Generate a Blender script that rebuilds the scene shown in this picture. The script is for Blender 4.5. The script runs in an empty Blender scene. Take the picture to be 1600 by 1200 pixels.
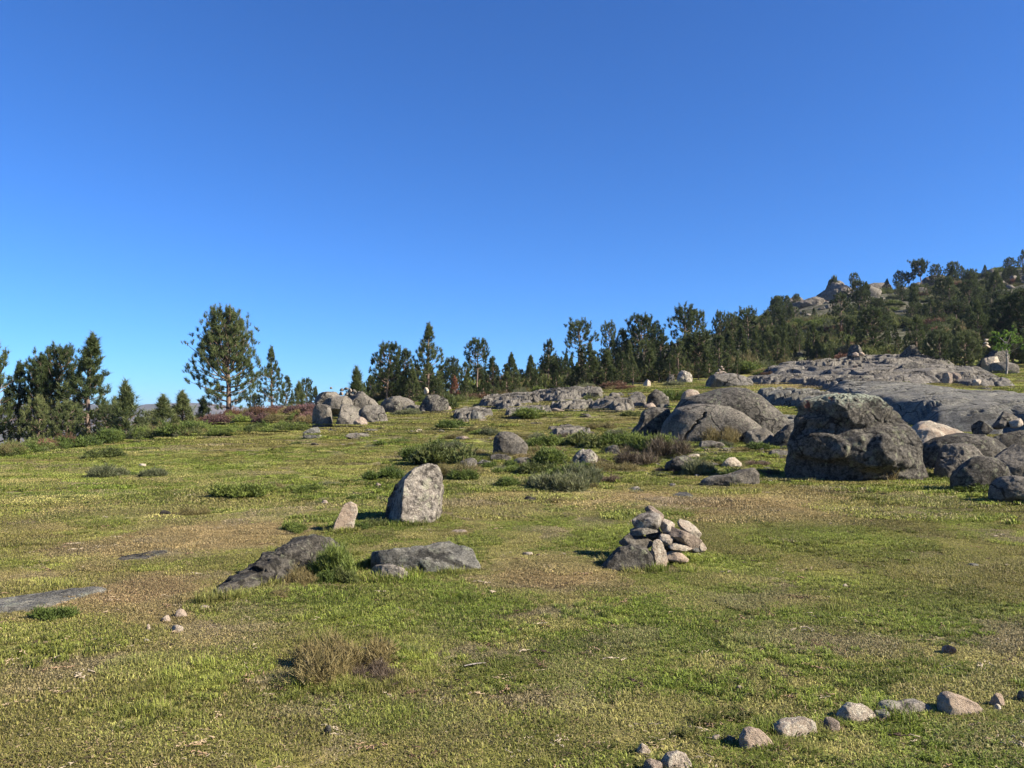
import bpy, math, random
import numpy as np
from mathutils import Vector, Euler
R = math.radians
scn = bpy.context.scene
COL = scn.collection

# ------------------------------------------------------------------ camera, sky, sun, exposure
F = 1248.0      # focal length in photo pixels (1600 wide)
HV = 650.0      # photo row of the horizon
EYE = 1.6
cam_d = bpy.data.cameras.new("camera")
cam = bpy.data.objects.new("camera", cam_d)
COL.objects.link(cam)
cam.location = (0, 0, EYE)
cam.rotation_euler = (R(90), 0, 0)
cam_d.sensor_width = 36.0
cam_d.lens = 36.0 * F / 1600.0
cam_d.shift_y = (HV - 600.0) / 1600.0
cam_d.clip_start = 0.05
cam_d.clip_end = 20000
scn.camera = cam

SUN_AZ = 109.0    # degrees clockwise from the viewing direction
SUN_EL = 33.0
world = bpy.data.worlds.new("World")
scn.world = world
world.use_nodes = True
wn = world.node_tree
wn.nodes.clear()
sky = wn.nodes.new("ShaderNodeTexSky")
sky.sky_type = 'NISHITA'
sky.sun_disc = False
sky.sun_elevation = R(SUN_EL)
sky.sun_rotation = R(SUN_AZ)
sky.altitude = 900
sky.air_density = 1.0
sky.dust_density = 0.0
sky.ozone_density = 6.0
bg = wn.nodes.new("ShaderNodeBackground")
bg.inputs['Strength'].default_value = 0.0535
wo = wn.nodes.new("ShaderNodeOutputWorld")
gam = wn.nodes.new("ShaderNodeGamma"); gam.inputs[1].default_value = 1.02
tint = wn.nodes.new("ShaderNodeMix"); tint.data_type = 'RGBA'; tint.blend_type = 'MULTIPLY'
tint.inputs[0].default_value = 1.0; tint.inputs[7].default_value = (.43, .765, 1.17, 1)
wn.links.new(sky.outputs[0], gam.inputs[0]); wn.links.new(gam.outputs[0], tint.inputs[6])
wn.links.new(tint.outputs[2], bg.inputs[0])
wn.links.new(bg.outputs[0], wo.inputs[0])

sun_d = bpy.data.lights.new("sun", 'SUN')
sun_d.energy = 5.0
sun_d.angle = R(0.5)
sun_d.color = (1.0, 0.90, 0.76)
sun = bpy.data.objects.new("sun", sun_d)
COL.objects.link(sun)
az, el = R(SUN_AZ), R(SUN_EL)
sdir = Vector((math.sin(az) * math.cos(el), math.cos(az) * math.cos(el), math.sin(el)))
sun.rotation_euler = sdir.to_track_quat('Z', 'Y').to_euler()
sun.location = sdir * 50

scn.view_settings.view_transform = 'Standard'
scn.view_settings.look = 'None'
scn.view_settings.gamma = 1.0
scn.view_settings.exposure = 1.5
scn.cycles.max_bounces = 5
scn.cycles.diffuse_bounces = 2
scn.cycles.glossy_bounces = 1
scn.cycles.transmission_bounces = 2
scn.cycles.transparent_max_bounces = 4
scn.cycles.use_denoising = True

# ------------------------------------------------------------------ numpy noise
def _hash(ix, iy, iz, seed):
    h = (ix * 374761393 + iy * 668265263 + iz * 2147483647 % 4294967291 + seed * 974634777) & 0xFFFFFFFF
    h = ((h ^ (h >> 13)) * 1274126177) & 0xFFFFFFFF
    h = (h ^ (h >> 16)) & 0xFFFFFFFF
    return h / 4294967295.0

def vnoise(x, y, z, seed=0):
    x = np.asarray(x, float); y = np.asarray(y, float); z = np.asarray(z, float) + 0 * x
    fx, fy, fz = np.floor(x), np.floor(y), np.floor(z)
    ix, iy, iz = fx.astype(np.int64), fy.astype(np.int64), fz.astype(np.int64)
    tx, ty, tz = x - fx, y - fy, z - fz
    tx = tx * tx * tx * (tx * (tx * 6 - 15) + 10); ty = ty * ty * ty * (ty * (ty * 6 - 15) + 10)
    tz = tz * tz * tz * (tz * (tz * 6 - 15) + 10)
    r = 0
    for dx in (0, 1):
        wx = tx if dx else 1 - tx
        for dy in (0, 1):
            wy = ty if dy else 1 - ty
            for dz in (0, 1):
                wz = tz if dz else 1 - tz
                r = r + wx * wy * wz * _hash(ix + dx, iy + dy, (iz + dz) * 69069, seed)
    return r * 2 - 1

def fbm(x, y, z=0.0, seed=0, octs=4, gain=0.5):
    x = np.asarray(x, float); y = np.asarray(y, float); z = np.asarray(z, float)
    a, s, t = 1.0, 0.0, 0.0
    for k in range(octs):
        s = s + a * vnoise(x, y, z, seed + 17 * k)
        t += a
        a *= gain
        x = x * 2.03 + 11.3; y = y * 2.03 - 7.1; z = z * 2.03 + 3.7
    return s / t * 1.4

def smooth(a, b, x):
    t = np.clip((x - a) / (b - a), 0, 1)
    return t * t * (3 - 2 * t)

# ------------------------------------------------------------------ terrain heights
YK = [0, 4, 8, 12, 18, 25, 35, 45, 55, 70, 90, 130, 200, 300, 600, 3500]
TAB = {
 -1500: [0,0,0,0,0,0,0,-.3,-1,-3,-6,-12,-22,-35,-60,-60],
    0: [0,0,0,0,0,0,0,-.3,-1.2,-3,-6,-12,-25,-40,-60,-60],
  200: [0,0,0,0,0,0,.1,.1,-.2,-2,-5,-11,-24,-38,-60,-60],
  300: [0,0,0,0,0,.05,.2,.6,1.5,.5,-3,-10,-20,-36,-60,-60],
  400: [0,0,0,0,.02,.1,.3,.8,2.1,1.5,0,-6,-16,-30,-60,-60],
  500: [0,0,0,0,.1,.25,.7,1.3,2.0,2.3,1.5,-3,-10,-25,-55,-60],
  700: [0,0,0,.02,.22,.6,1.15,1.7,2.3,3.2,4,4,2,0,-40,-60],
  900: [0,0,0,.04,.28,.72,1.5,2.3,3.0,4.2,6,8.5,14,16,-10,-60],
 1100: [0,0,0,.05,.28,.85,1.8,2.8,3.6,5.0,7.5,13,20,24,0,-60],
 1200: [0,0,0,.05,.28,.88,1.85,2.85,3.8,5.4,8,15,27,28,0,-60],
 1300: [0,0,0,.05,.28,.9,1.9,2.9,4.0,5.8,9,17,32,33,0,-60],
 1500: [0,0,0,.05,.3,.9,1.9,2.95,4.2,6.1,9.5,19,36.5,42,5,-60],
 1700: [0,0,0,.05,.3,.9,1.9,3,4.2,6.3,10,22,44,56,5,-60],
 3200: [0,0,0,.05,.3,.9,1.9,3,4.2,6.3,10,22,44,50,5,-60],
}
NA, NR = 360, 420
AMAX, LR0, LR1 = 1.2, math.log(0.5), math.log(4000)
_ag = np.linspace(-AMAX, AMAX, NA)
_lg = np.linspace(LR0, LR1, NR)
_us = sorted(TAB)
_ua = np.array([math.atan((u - 800) / F) for u in _us])
_t = np.array([np.interp(np.exp(_lg), YK, TAB[u]) for u in _us])
ZT = np.array([np.interp(_ag, _ua, _t[:, j]) for j in range(NR)]).T
def _blur(a, n, ax):
    k = np.ones(2 * n + 1) / (2 * n + 1)
    p = [(0, 0), (0, 0)]; p[ax] = (n, n)
    b = np.pad(a, p, mode='edge')
    return np.apply_along_axis(lambda m: np.convolve(m, k, mode='valid'), ax, b)
for _ in range(3):
    ZT = _blur(ZT, 6, 0); ZT = _blur(ZT, 4, 1)

def ground_z(x, y):
    x = np.asarray(x, float); y = np.asarray(y, float)
    a = np.clip(np.arctan2(x, y), -AMAX, AMAX)
    r = np.sqrt(x * x + y * y)
    yy = np.maximum(r * np.cos(np.clip(a, -1.05, 1.05)), 0.5)
    fa = (a + AMAX) / (2 * AMAX) * (NA - 1.001)
    fl = np.clip((np.log(yy) - LR0) / (LR1 - LR0), 0, 0.9999) * (NR - 1)
    i, j = fa.astype(int), fl.astype(int)
    s, t = fa - i, fl - j
    z = ZT[i, j]*(1-s)*(1-t) + ZT[i+1, j]*s*(1-t) + ZT[i, j+1]*(1-s)*t + ZT[i+1, j+1]*s*t
    near = smooth(120, 40, yy)
    z = z + fbm(x * .35, y * .35, 0, 5, 3) * .06 * near * smooth(1, 6, yy) + fbm(x * 1.6, y * 1.6, 0, 9, 3) * .016 * near
    far = smooth(70, 160, yy)
    z = z + far * (fbm(x * .05, y * .05, 0, 21, 5) * 1.8)
    return z

_ys = np.exp(np.linspace(math.log(2.5), math.log(1500), 3000))
def at(u, v):
    """ground point seen at photo pixel (u, v)"""
    x = (u - 800) / F * _ys
    zr = EYE + (HV - v) / F * _ys
    g = ground_z(x, _ys)
    k = np.argmax(zr <= g) if np.any(zr <= g) else None
    if k is None:
        k = int(np.argmin(np.abs(zr - g)[:2000]))
    return Vector((x[k], _ys[k], g[k]))
def atY(u, Y):
    x = (u - 800) / F * Y
    return Vector((x, Y, float(ground_z(x, Y))))

# ------------------------------------------------------------------ object helpers
def mesh_np(name, v, tris, attrs=None, smooth_on=False):
    me = bpy.data.meshes.new(name)
    v = np.asarray(v, np.float32); tris = np.asarray(tris, np.int32)
    n = tris.shape[1]
    me.vertices.add(len(v)); me.vertices.foreach_set("co", v.ravel())
    me.loops.add(tris.size); me.loops.foreach_set("vertex_index", tris.ravel())
    me.polygons.add(len(tris))
    me.polygons.foreach_set("loop_start", np.arange(0, tris.size, n, dtype=np.int32))
    me.polygons.foreach_set("loop_total", np.full(len(tris), n, np.int32))
    if smooth_on:
        me.polygons.foreach_set("use_smooth", np.ones(len(tris), bool))
    me.update(calc_edges=True)
    for k, a in (attrs or {}).items():
        a = np.asarray(a, np.float32)
        if a.ndim == 1:
            at_ = me.attributes.new(k, 'FLOAT', 'POINT'); at_.data.foreach_set("value", a)
        else:
            at_ = me.attributes.new(k, 'FLOAT_VECTOR', 'POINT'); at_.data.foreach_set("vector", a.ravel())
    return me

def link(name, me, mat=None, parent=None, loc=None):
    o = bpy.data.objects.new(name, me)
    COL.objects.link(o)
    if mat is not None and me is not None and not me.materials:
        me.materials.append(mat)
    if parent is not None:
        o.parent = parent
    if loc is not None:
        o.location = loc
    return o
def tag(o, label, cat, group=None, kind=None):
    o["label"] = label; o["category"] = cat
    if group: o["group"] = group
    if kind: o["kind"] = kind
    return o

# ------------------------------------------------------------------ materials
class NT:
    def __init__(s, name):
        s.m = bpy.data.materials.new(name); s.m.use_nodes = True
        s.t = s.m.node_tree; s.t.nodes.clear()
        s.out = s.n('ShaderNodeOutputMaterial')
    def n(s, typ, **kw):
        nd = s.t.nodes.new(typ)
        for k, v in kw.items():
            if hasattr(nd, k): setattr(nd, k, v)
        return nd
    def l(s, a, b): s.t.links.new(a, b)
    def noise(s, co, scale, detail=4, rough=.55, dist=0.0):
        nd = s.n('ShaderNodeTexNoise')
        nd.inputs['Scale'].default_value = scale; nd.inputs['Detail'].default_value = detail
        nd.inputs['Roughness'].default_value = rough; nd.inputs['Distortion'].default_value = dist
        s.l(co, nd.inputs['Vector']); return nd.outputs['Fac']
    def ramp(s, fac, lo, hi, a=0.0, b=1.0):
        nd = s.n('ShaderNodeMapRange'); nd.interpolation_type = 'SMOOTHSTEP'
        nd.inputs['From Min'].default_value = lo; nd.inputs['From Max'].default_value = hi
        nd.inputs['To Min'].default_value = a; nd.inputs['To Max'].default_value = b
        s.l(fac, nd.inputs['Value']); return nd.outputs[0]
    def mix(s, f, a, b, mode='MIX'):
        nd = s.n('ShaderNodeMix'); nd.data_type = 'RGBA'; nd.blend_type = mode
        for sock, val in ((nd.inputs[0], f), (nd.inputs[6], a), (nd.inputs[7], b)):
            if isinstance(val, (int, float)): sock.default_value = val
            elif isinstance(val, tuple): sock.default_value = (*val, 1) if len(val) == 3 else val
            else: s.l(val, sock)
        return nd.outputs[2]
    def math(s, op, a, b=0.0):
        nd = s.n('ShaderNodeMath'); nd.operation = op
        for sock, val in ((nd.inputs[0], a), (nd.inputs[1], b)):
            if isinstance(val, (int, float)): sock.default_value = val
            else: s.l(val, sock)
        return nd.outputs[0]
    def attr(s, name, typ='GEOMETRY', out='Fac'):
        nd = s.n('ShaderNodeAttribute'); nd.attribute_name = name; nd.attribute_type = typ
        return nd.outputs[out]
    def bsdf(s, col, rough=.9, spec=.25, bump=None, normal=None):
        b = s.n('ShaderNodeBsdfPrincipled')
        if isinstance(col, tuple): b.inputs['Base Color'].default_value = (*col, 1)
        else: s.l(col, b.inputs['Base Color'])
        b.inputs['Roughness'].default_value = rough
        b.inputs['Specular IOR Level'].default_value = spec
        if normal is not None: s.l(normal, b.inputs['Normal'])
        return b
    def bump(s, h, strength, dist, prev=None):
        b = s.n('ShaderNodeBump'); b.inputs['Strength'].default_value = strength
        b.inputs['Distance'].default_value = dist
        s.l(h, b.inputs['Height'])
        if prev is not None: s.l(prev, b.inputs['Normal'])
        return b.outputs[0]

def rock_mat(name, base, light, dark, dark_amt=.5, lichen=(.30, .31, .22), lichen_amt=.3, stain=.4, scale=1.0, bump=1.0, warm=None, stretch=None, crack=1.0, crown=None):
    """granite: mottled grey, dark crust, pale lichen rosettes, fine crystals"""
    t = NT(name)
    co = t.n('ShaderNodeTexCoord').outputs['Object']
    inf = t.n('ShaderNodeObjectInfo').outputs['Random']
    add = t.n('ShaderNodeVectorMath'); add.operation = 'ADD'
    cmb = t.n('ShaderNodeCombineXYZ')
    t.l(t.math('MULTIPLY', inf, 37.0), cmb.inputs[0]); t.l(t.math('MULTIPLY', inf, 91.0), cmb.inputs[1])
    t.l(co, add.inputs[0]); t.l(cmb.outputs[0], add.inputs[1])
    p = add.outputs[0]
    ps = p
    if stretch:
        mp = t.n('ShaderNodeMapping'); mp.inputs['Scale'].default_value = stretch
        mp.inputs['Rotation'].default_value = (0, .12, .1); t.l(p, mp.inputs[0]); ps = mp.outputs[0]
    n1 = t.noise(p, 2.2 * scale, 6, .65)
    n2 = t.noise(p, 9 * scale, 6, .72)
    n5 = t.noise(p, 20 * scale, 4, .75)
    n3 = t.noise(p, 55 * scale, 3, .7)
    n4 = t.noise(p, 160 * scale, 2, .8)
    c = t.mix(t.ramp(n1, .36, .64), base, light)
    c = t.mix(t.math('MULTIPLY', t.ramp(n5, .5, .62), .75), c, tuple(min(.6, x * 1.45) for x in light))
    c = t.mix(t.math('MULTIPLY', t.ramp(n5, .46, .36), .7), c, tuple(x * .45 for x in base))
    c = t.mix(t.math('MULTIPLY', t.ramp(n3, .48, .6), .5), c, tuple(min(.65, x * 1.5) for x in light))
    c = t.mix(t.math('MULTIPLY', t.ramp(n4, .5, .62), .6), c, tuple(x * .35 for x in base))
    # dark lichen crust, blotchy
    dk = t.math('MULTIPLY', t.ramp(n2, .62 - .22 * dark_amt, .70 - .12 * dark_amt), t.ramp(n1, .70 - .5 * dark_amt, .30 + .1 * dark_amt, .35, 1.0))
    c = t.mix(t.math('MULTIPLY', dk, .85), c, dark)
    # pale rosettes
    vo = t.n('ShaderNodeTexVoronoi'); vo.inputs['Scale'].default_value = 7 * scale
    dco = t.n('ShaderNodeVectorMath'); dco.operation = 'ADD'
    nn = t.n('ShaderNodeTexNoise'); nn.inputs['Scale'].default_value = 12 * scale; nn.inputs['Detail'].default_value = 4
    t.l(p, nn.inputs['Vector'])
    sc = t.n('ShaderNodeVectorMath'); sc.operation = 'SCALE'; sc.inputs[3].default_value = .18 / scale
    t.l(nn.outputs['Color'], sc.inputs[0]); t.l(p, dco.inputs[0]); t.l(sc.outputs[0], dco.inputs[1])
    t.l(dco.outputs[0], vo.inputs['Vector'])
    ros = t.math('MULTIPLY', t.ramp(vo.outputs['Distance'], .42, .26), t.ramp(t.noise(p, 3.1 * scale, 3), .56 - .2 * lichen_amt, .66 - .2 * lichen_amt))
    ros = t.math('MULTIPLY', ros, t.ramp(n3, .35, .55))
    c = t.mix(t.math('MULTIPLY', ros, .85), c, lichen)
    if warm:
        c = t.mix(t.math('MULTIPLY', t.ramp(t.noise(p, 1.3 * scale, 5), .5, .62), .7), c, warm)
    big = t.noise(ps, .9 * scale, 6, .66)
    c = t.mix(t.math('MULTIPLY', t.ramp(big, .50, .66), stain), c, tuple(x * .9 for x in dark))
    if crown:
        sp = t.n('ShaderNodeSeparateXYZ'); t.l(co, sp.inputs[0])
        cw = t.math('MULTIPLY', t.ramp(t.math('ADD', sp.outputs[2], t.math('MULTIPLY', t.math('SUBTRACT', n2, .5), .9)), crown[0], crown[1]), t.ramp(n5, .40, .54))
        c = t.mix(t.math('MULTIPLY', cw, .9), c, (.30, .33, .25))
        rd = t.math('MULTIPLY', t.ramp(t.noise(p, 4.2, 4), .60, .66), t.math('MULTIPLY', t.ramp(sp.outputs[0], -.05, -.35), t.ramp(sp.outputs[2], .45, .65)))
        c = t.mix(t.math('MULTIPLY', rd, .7), c, (.30, .07, .04))
    # bump
    cr = t.n('ShaderNodeTexVoronoi'); cr.feature = 'DISTANCE_TO_EDGE'; cr.inputs['Scale'].default_value = .9 * scale
    wv = t.n('ShaderNodeVectorMath'); wv.operation = 'ADD'
    wn_ = t.n('ShaderNodeTexNoise'); wn_.inputs['Scale'].default_value = 1.6 * scale; wn_.inputs['Detail'].default_value = 5
    t.l(p, wn_.inputs['Vector'])
    ws = t.n('ShaderNodeVectorMath'); ws.operation = 'SCALE'; ws.inputs[3].default_value = .9 / scale
    t.l(wn_.outputs['Color'], ws.inputs[0]); t.l(p, wv.inputs[0]); t.l(ws.outputs[0], wv.inputs[1])
    t.l(wv.outputs[0], cr.inputs['Vector'])
    cm_ = t.math('MULTIPLY', t.ramp(cr.outputs['Distance'], .028, .004), t.ramp(t.noise(p, 1.1 * scale, 3), .46, .56))
    c = t.mix(t.math('MULTIPLY', cm_, .85 * crack), c, (.015, .014, .012))
    nb = t.bump(t.math('SUBTRACT', 1.0, cm_), .9 * crack, .05 / scale)
    nb = t.bump(t.noise(p, 5 * scale, 8, .68), .9 * bump, .11 / scale, nb)
    nb = t.bump(t.noise(p, 38 * scale, 5, .7), .9 * bump, .022 / scale, nb)
    nb = t.bump(n4, .8 * bump, .006 / scale, nb)
    b = t.bsdf(c, .93, .2, normal=nb)
    t.l(b.outputs[0], t.out.inputs[0])
    return t.m

M = {}
M['granite'] = rock_mat('granite_lichened', (.098, .088, .072), (.20, .18, .147), (.015, .0135, .0115), .66, lichen=(.23, .23, .17), stain=.6)
M['pale'] = rock_mat('granite_pale_lichen', (.22, .19, .155), (.35, .315, .26), (.03, .026, .022), .72, lichen=(.40, .39, .28), lichen_amt=.8, stain=.25, crack=.4)
M['dark'] = rock_mat('granite_dark_crust', (.060, .055, .046), (.145, .132, .108), (.014, .0128, .011), .72, lichen=(.22, .225, .15), lichen_amt=.5, stain=.55)
M['fresh'] = rock_mat('granite_fresh_cream', (.37, .30, .225), (.46, .39, .305), (.14, .105, .085), .25, lichen_amt=.0, stain=.08, warm=(.38, .28, .20), crack=.3)
M['pink'] = rock_mat('granite_pinkish', (.21, .165, .128), (.31, .25, .195), (.05, .04, .032), .5, lichen_amt=.1, stain=.3, crack=.5)
M['crowned'] = rock_mat('granite_dark_lichen_crown', (.062, .057, .047), (.155, .141, .116), (.014, .0128, .011), .74, lichen=(.22, .225, .15), lichen_amt=.5, stain=.5, crown=(.60, .85))
M['slab'] = rock_mat('granite_slab_grey', (.108, .104, .088), (.205, .198, .168), (.024, .023, .020), .62, lichen=(.24, .25, .19), lichen_amt=.35, stain=.55, scale=.7, stretch=(.55, 1.6, 2.6))
M['slabfar'] = rock_mat('granite_slab_weathered', (.115, .106, .09), (.21, .193, .163), (.027, .0245, .021), .62, lichen_amt=.15, lichen=(.2, .2, .15), stain=.5, scale=.4, stretch=(.5, 1.6, 3.0))
M['hill'] = rock_mat('granite_hill', (.12, .105, .087), (.19, .17, .14), (.035, .031, .026), .55, lichen_amt=.15, lichen=(.2, .2, .15), stain=.6, scale=.3)

def leaf_mat(name, c_dark, c_light, tip=None, trans=.25, rnd=.25):
    t = NT(name)
    v = t.attr('var')
    c = t.mix(v, c_dark, c_light)
    if tip:
        c = t.mix(t.attr('tip'), c, tip)
    hs = t.n('ShaderNodeHueSaturation')
    rn = t.n('ShaderNodeObjectInfo').outputs['Random']
    t.l(t.ramp(rn, 0, 1, 1 - rnd, 1 + rnd), hs.inputs['Value'])
    t.l(t.ramp(rn, 1, 0, .488, .512), hs.inputs['Hue'])
    t.l(c, hs.inputs['Color'])
    b = t.bsdf(hs.outputs[0], .6, .25)
    tr = t.n('ShaderNodeBsdfTranslucent'); t.l(hs.outputs[0], tr.inputs[0])
    mx = t.n('ShaderNodeMixShader'); mx.inputs[0].default_value = trans
    t.l(b.outputs[0], mx.inputs[1]); t.l(tr.outputs[0], mx.inputs[2])
    t.l(mx.outputs[0], t.out.inputs[0])
    return t.m
M['needles'] = leaf_mat('pine_needles', (.022, .038, .013), (.078, .108, .032), (.14, .155, .055))
M['needles_light'] = leaf_mat('pine_needles_young', (.035, .056, .020), (.105, .135, .045), (.18, .185, .08))
M['needles_dead'] = leaf_mat('pine_needles_dead', (.12, .055, .03), (.22, .11, .055), (.2, .1, .05))
M['leaf_bright'] = leaf_mat('fresh_leaves', (.12, .20, .03), (.28, .40, .06), (.25, .38, .07))
M['gorse'] = leaf_mat('gorse_green', (.045, .075, .015), (.15, .20, .038), (.18, .20, .06))
M['gorse_dark'] = leaf_mat('shrub_dark_green', (.045, .065, .018), (.14, .17, .045), (.17, .16, .07))
M['heath'] = leaf_mat('heath_grey_green', (.055, .07, .03), (.15, .17, .075), (.20, .18, .12))
M['olive'] = leaf_mat('shrub_olive_brown', (.085, .075, .028), (.21, .18, .07), (.28, .21, .10))
M['heather'] = leaf_mat('heather_purple', (.075, .055, .035), (.17, .10, .085), (.27, .12, .16))
M['heather_red'] = leaf_mat('heather_rust', (.075, .05, .028), (.17, .10, .055), (.22, .09, .075))
M['twiggy'] = leaf_mat('dry_twigs', (.07, .05, .035), (.16, .12, .085), (.2, .15, .1))

def bark_mat(name, a, b_, sc=8):
    t = NT(name)
    co = t.n('ShaderNodeTexCoord').outputs['Object']
    mp = t.n('ShaderNodeMapping'); mp.inputs['Scale'].default_value = (1, 1, .25); t.l(co, mp.inputs[0])
    n = t.noise(mp.outputs[0], sc, 5, .7)
    c = t.mix(t.ramp(n, .35, .65), a, b_)
    t.l(t.bsdf(c, .95, .1, normal=t.bump(n, .8, .03)).outputs[0], t.out.inputs[0])
    return t.m
M['bark'] = bark_mat('pine_bark', (.09, .065, .05), (.24, .18, .14))
M['cone_scale'] = bark_mat('cone_scales', (.12, .09, .07), (.30, .25, .21), 40)
M['bark_grey'] = bark_mat('grey_bark', (.16, .14, .12), (.34, .31, .27))

# grass blades: per blade 'var' (shade), 'dry' (straw share), per tuft instancer colour 'gcol'
t = NT('grass_blades')
gc = t.attr('gcol', 'INSTANCER', 'Color')
v = t.attr('var'); d = t.attr('dry'); h = t.attr('hgt')
c = t.mix(1.0, gc, t.mix(v, (.40, .45, .36), (1.35, 1.3, 1.25)), 'MULTIPLY')
c = t.mix(d, c, (.27, .22, .105))
c = t.mix(t.math('MULTIPLY', t.ramp(h, .6, 1.0), .22), c, (.27, .26, .09))
b = t.bsdf(c, .6, .2)
tr = t.n('ShaderNodeBsdfTranslucent'); t.l(c, tr.inputs[0])
mx = t.n('ShaderNodeMixShader'); mx.inputs[0].default_value = .3
t.l(b.outputs[0], mx.inputs[1]); t.l(tr.outputs[0], mx.inputs[2]); t.l(mx.outputs[0], t.out.inputs[0])
M['grass'] = t.m

# turf ground
t = NT('turf_ground')
co = t.n('ShaderNodeNewGeometry').outputs['Position']
gc = t.attr('gcol', 'GEOMETRY', 'Color')
rk = t.attr('rockiness')
n1 = t.noise(co, 5, 6, .7); n2 = t.noise(co, 38, 5, .75); n3 = t.noise(co, 1.1, 5, .65)
c = t.mix(1.0, gc, t.mix(t.ramp(n2, .3, .7), (.45, .45, .42), (1.35, 1.3, 1.25)), 'MULTIPLY')
c = t.mix(t.math('MULTIPLY', t.ramp(n1, .55, .72), .45), c, (.20, .15, .09))
c = t.mix(t.math('MULTIPLY', t.ramp(n3, .56, .7), .35), c, (.10, .11, .03))
rc = t.mix(t.ramp(t.noise(co, .55, 8, .7), .42, .6), (.045, .045, .026), (.13, .12, .095))
rc = t.mix(t.ramp(t.noise(co, .16, 5, .7), .5, .62), rc, (.035, .042, .018))
c = t.mix(rk, c, rc)
nb = t.bump(t.noise(co, 14, 8, .75), 1.0, .05)
nb = t.bump(t.noise(co, .5, 8, .7), .8, .6, nb)
t.l(t.bsdf(c, .95, .1, normal=nb).outputs[0], t.out.inputs[0])
M['ground'] = t.m

t = NT('far_hills')
co = t.n('ShaderNodeTexCoord').outputs['Object']
n = t.noise(co, .004, 8, .65)
c = t.mix(t.ramp(n, .4, .6), (.07, .066, .045), (.12, .098, .08))
t.l(t.bsdf(c, .95, .1).outputs[0], t.out.inputs[0])
M['far_hills'] = t.m
# ------------------------------------------------------------------ turf cover (colour of the grass itself)
GREEN = np.array([.178, .236, .038]); LIME = np.array([.275, .320, .064]); OLIVE = np.array([.245, .232, .068])
STRAW = np.array([.405, .305, .155]); RUST = np.array([.330, .225, .130]); LITTER = np.array([.300, .245, .175])
# (photo u, v, half width px, half height px, colour, strength): worn and dry patches where they lie on the meadow
PATCHES = [
 (250,850,240,46,STRAW,.6),(250,930,210,40,RUST,.5),(860,895,150,28,STRAW,.45),(1100,788,280,22,STRAW,.5),(760,800,160,24,STRAW,.35),(520,790,120,14,RUST,.25),
 (330,842,120,26,STRAW,.75),(180,862,130,24,STRAW,.6),(190,930,110,26,RUST,.6),(60,900,110,24,STRAW,.5),
 (280,975,120,26,RUST,.45),(340,985,110,18,LITTER,.75),(140,1035,130,24,LITTER,.6),(40,1075,90,22,LITTER,.5),
 (850,905,100,22,RUST,.6),(890,935,60,18,STRAW,.4),(790,775,110,18,STRAW,.45),(950,775,100,16,STRAW,.55),(1160,800,150,26,STRAW,.6),
 (1080,780,60,14,RUST,.35),(1260,775,140,16,STRAW,.5),(730,830,50,10,RUST,.55),(1320,1005,170,26,LITTER,.65),
 (1560,1025,90,30,LITTER,.6),(960,1010,90,16,LITTER,.4),(1130,905,70,16,RUST,.5),(550,1035,90,26,RUST,.5),
 (560,860,70,12,RUST,.35),(400,780,80,12,OLIVE,.4),(250,800,160,18,STRAW,.35),(700,1085,70,18,LITTER,.4),(400,1110,60,20,LITTER,.4),
 (740,1140,70,16,LITTER,.4),(230,1140,110,22,LITTER,.3),(1270,605,110,9,STRAW,.8),(1010,650,90,14,STRAW,.3),(1180,940,90,12,LITTER,.35),
 (900,1120,90,20,OLIVE,.4),(1480,790,140,20,OLIVE,.3),
 (1330,850,190,40,GREEN,.6),(1060,1070,200,45,GREEN,.5),(300,1050,160,24,LIME,.7),(560,975,150,20,LIME,.5),(640,1025,60,20,LIME,.7),
 (100,740,200,16,LIME,.5),(60,775,120,14,GREEN,.4),(720,905,70,16,GREEN,.3),(460,745,140,16,LIME,.35),(1300,905,160,22,LIME,.4),
 (1450,935,140,22,GREEN,.4),(180,1110,150,24,LIME,.5),(600,1130,160,26,GREEN,.4),(950,850,70,14,GREEN,.3),(1150,1100,90,24,GREEN,.5),(1575,600,70,12,LIME,.5),
]
_PW = []
for (pu, pv, ru, rv, pc, ps) in PATCHES:
    p0 = at(pu, pv); a0 = at(pu, pv - rv).y; a1 = at(pu, pv + rv).y
    _PW.append((p0.x, (a0 + a1) / 2, ru / F * p0.y, max((a0 - a1) / 2, .15), pc, ps))
def cover(x, y):
    x = np.asarray(x, float); y = np.asarray(y, float)
    n1 = fbm(x * .22, y * .22, 0, 31, 4); n2 = fbm(x * .9, y * .9, 0, 37, 4); n3 = fbm(x * 3.2, y * 3.2, 0, 41, 3)
    n4 = fbm(x * 2.0, y * 2.0, 3, 43, 3)
    n1 = n1 + .28 * smooth(11, 6, y) + .12 * smooth(-2, -8, x) * smooth(12, 16, y)
    col = OLIVE + (GREEN - OLIVE) * smooth(-.30, .45, n1 + .7 * n2)[..., None]
    col = col + (LIME - col) * (smooth(.0, .55, n2 + .3 * n3) * .62)[..., None]
    for (cx, cy, rx, ry, pc, ps) in _PW:
        d = np.sqrt(((x - cx) / rx) ** 2 + ((y - cy) / ry) ** 2)
        w = min(1, ps * 1.2) * smooth(1.2, .3, d + n2 * .45 + n3 * .3)
        col = col + (pc - col) * w[..., None]
    col = col + (STRAW - col) * (smooth(.25, .75, n3 + .5 * n1) * .45)[..., None]
    col = col + (LITTER - col) * (smooth(.28, .7, n4 + .35 * n2) * .75)[..., None]
    n6 = fbm(x * 7.5, y * 7.5, 2, 57, 3)
    hol = smooth(.42, .75, fbm(x * 1.7, y * 1.7, 9, 63, 4)) * .6 + smooth(.42, .75, n6) * .6
    col = col * (1 - np.minimum(hol, 1) * .68)[..., None]
    col = col * (1 + .22 * n3 + .25 * n6)[..., None]
    return np.clip(col, .01, .8)

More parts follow.
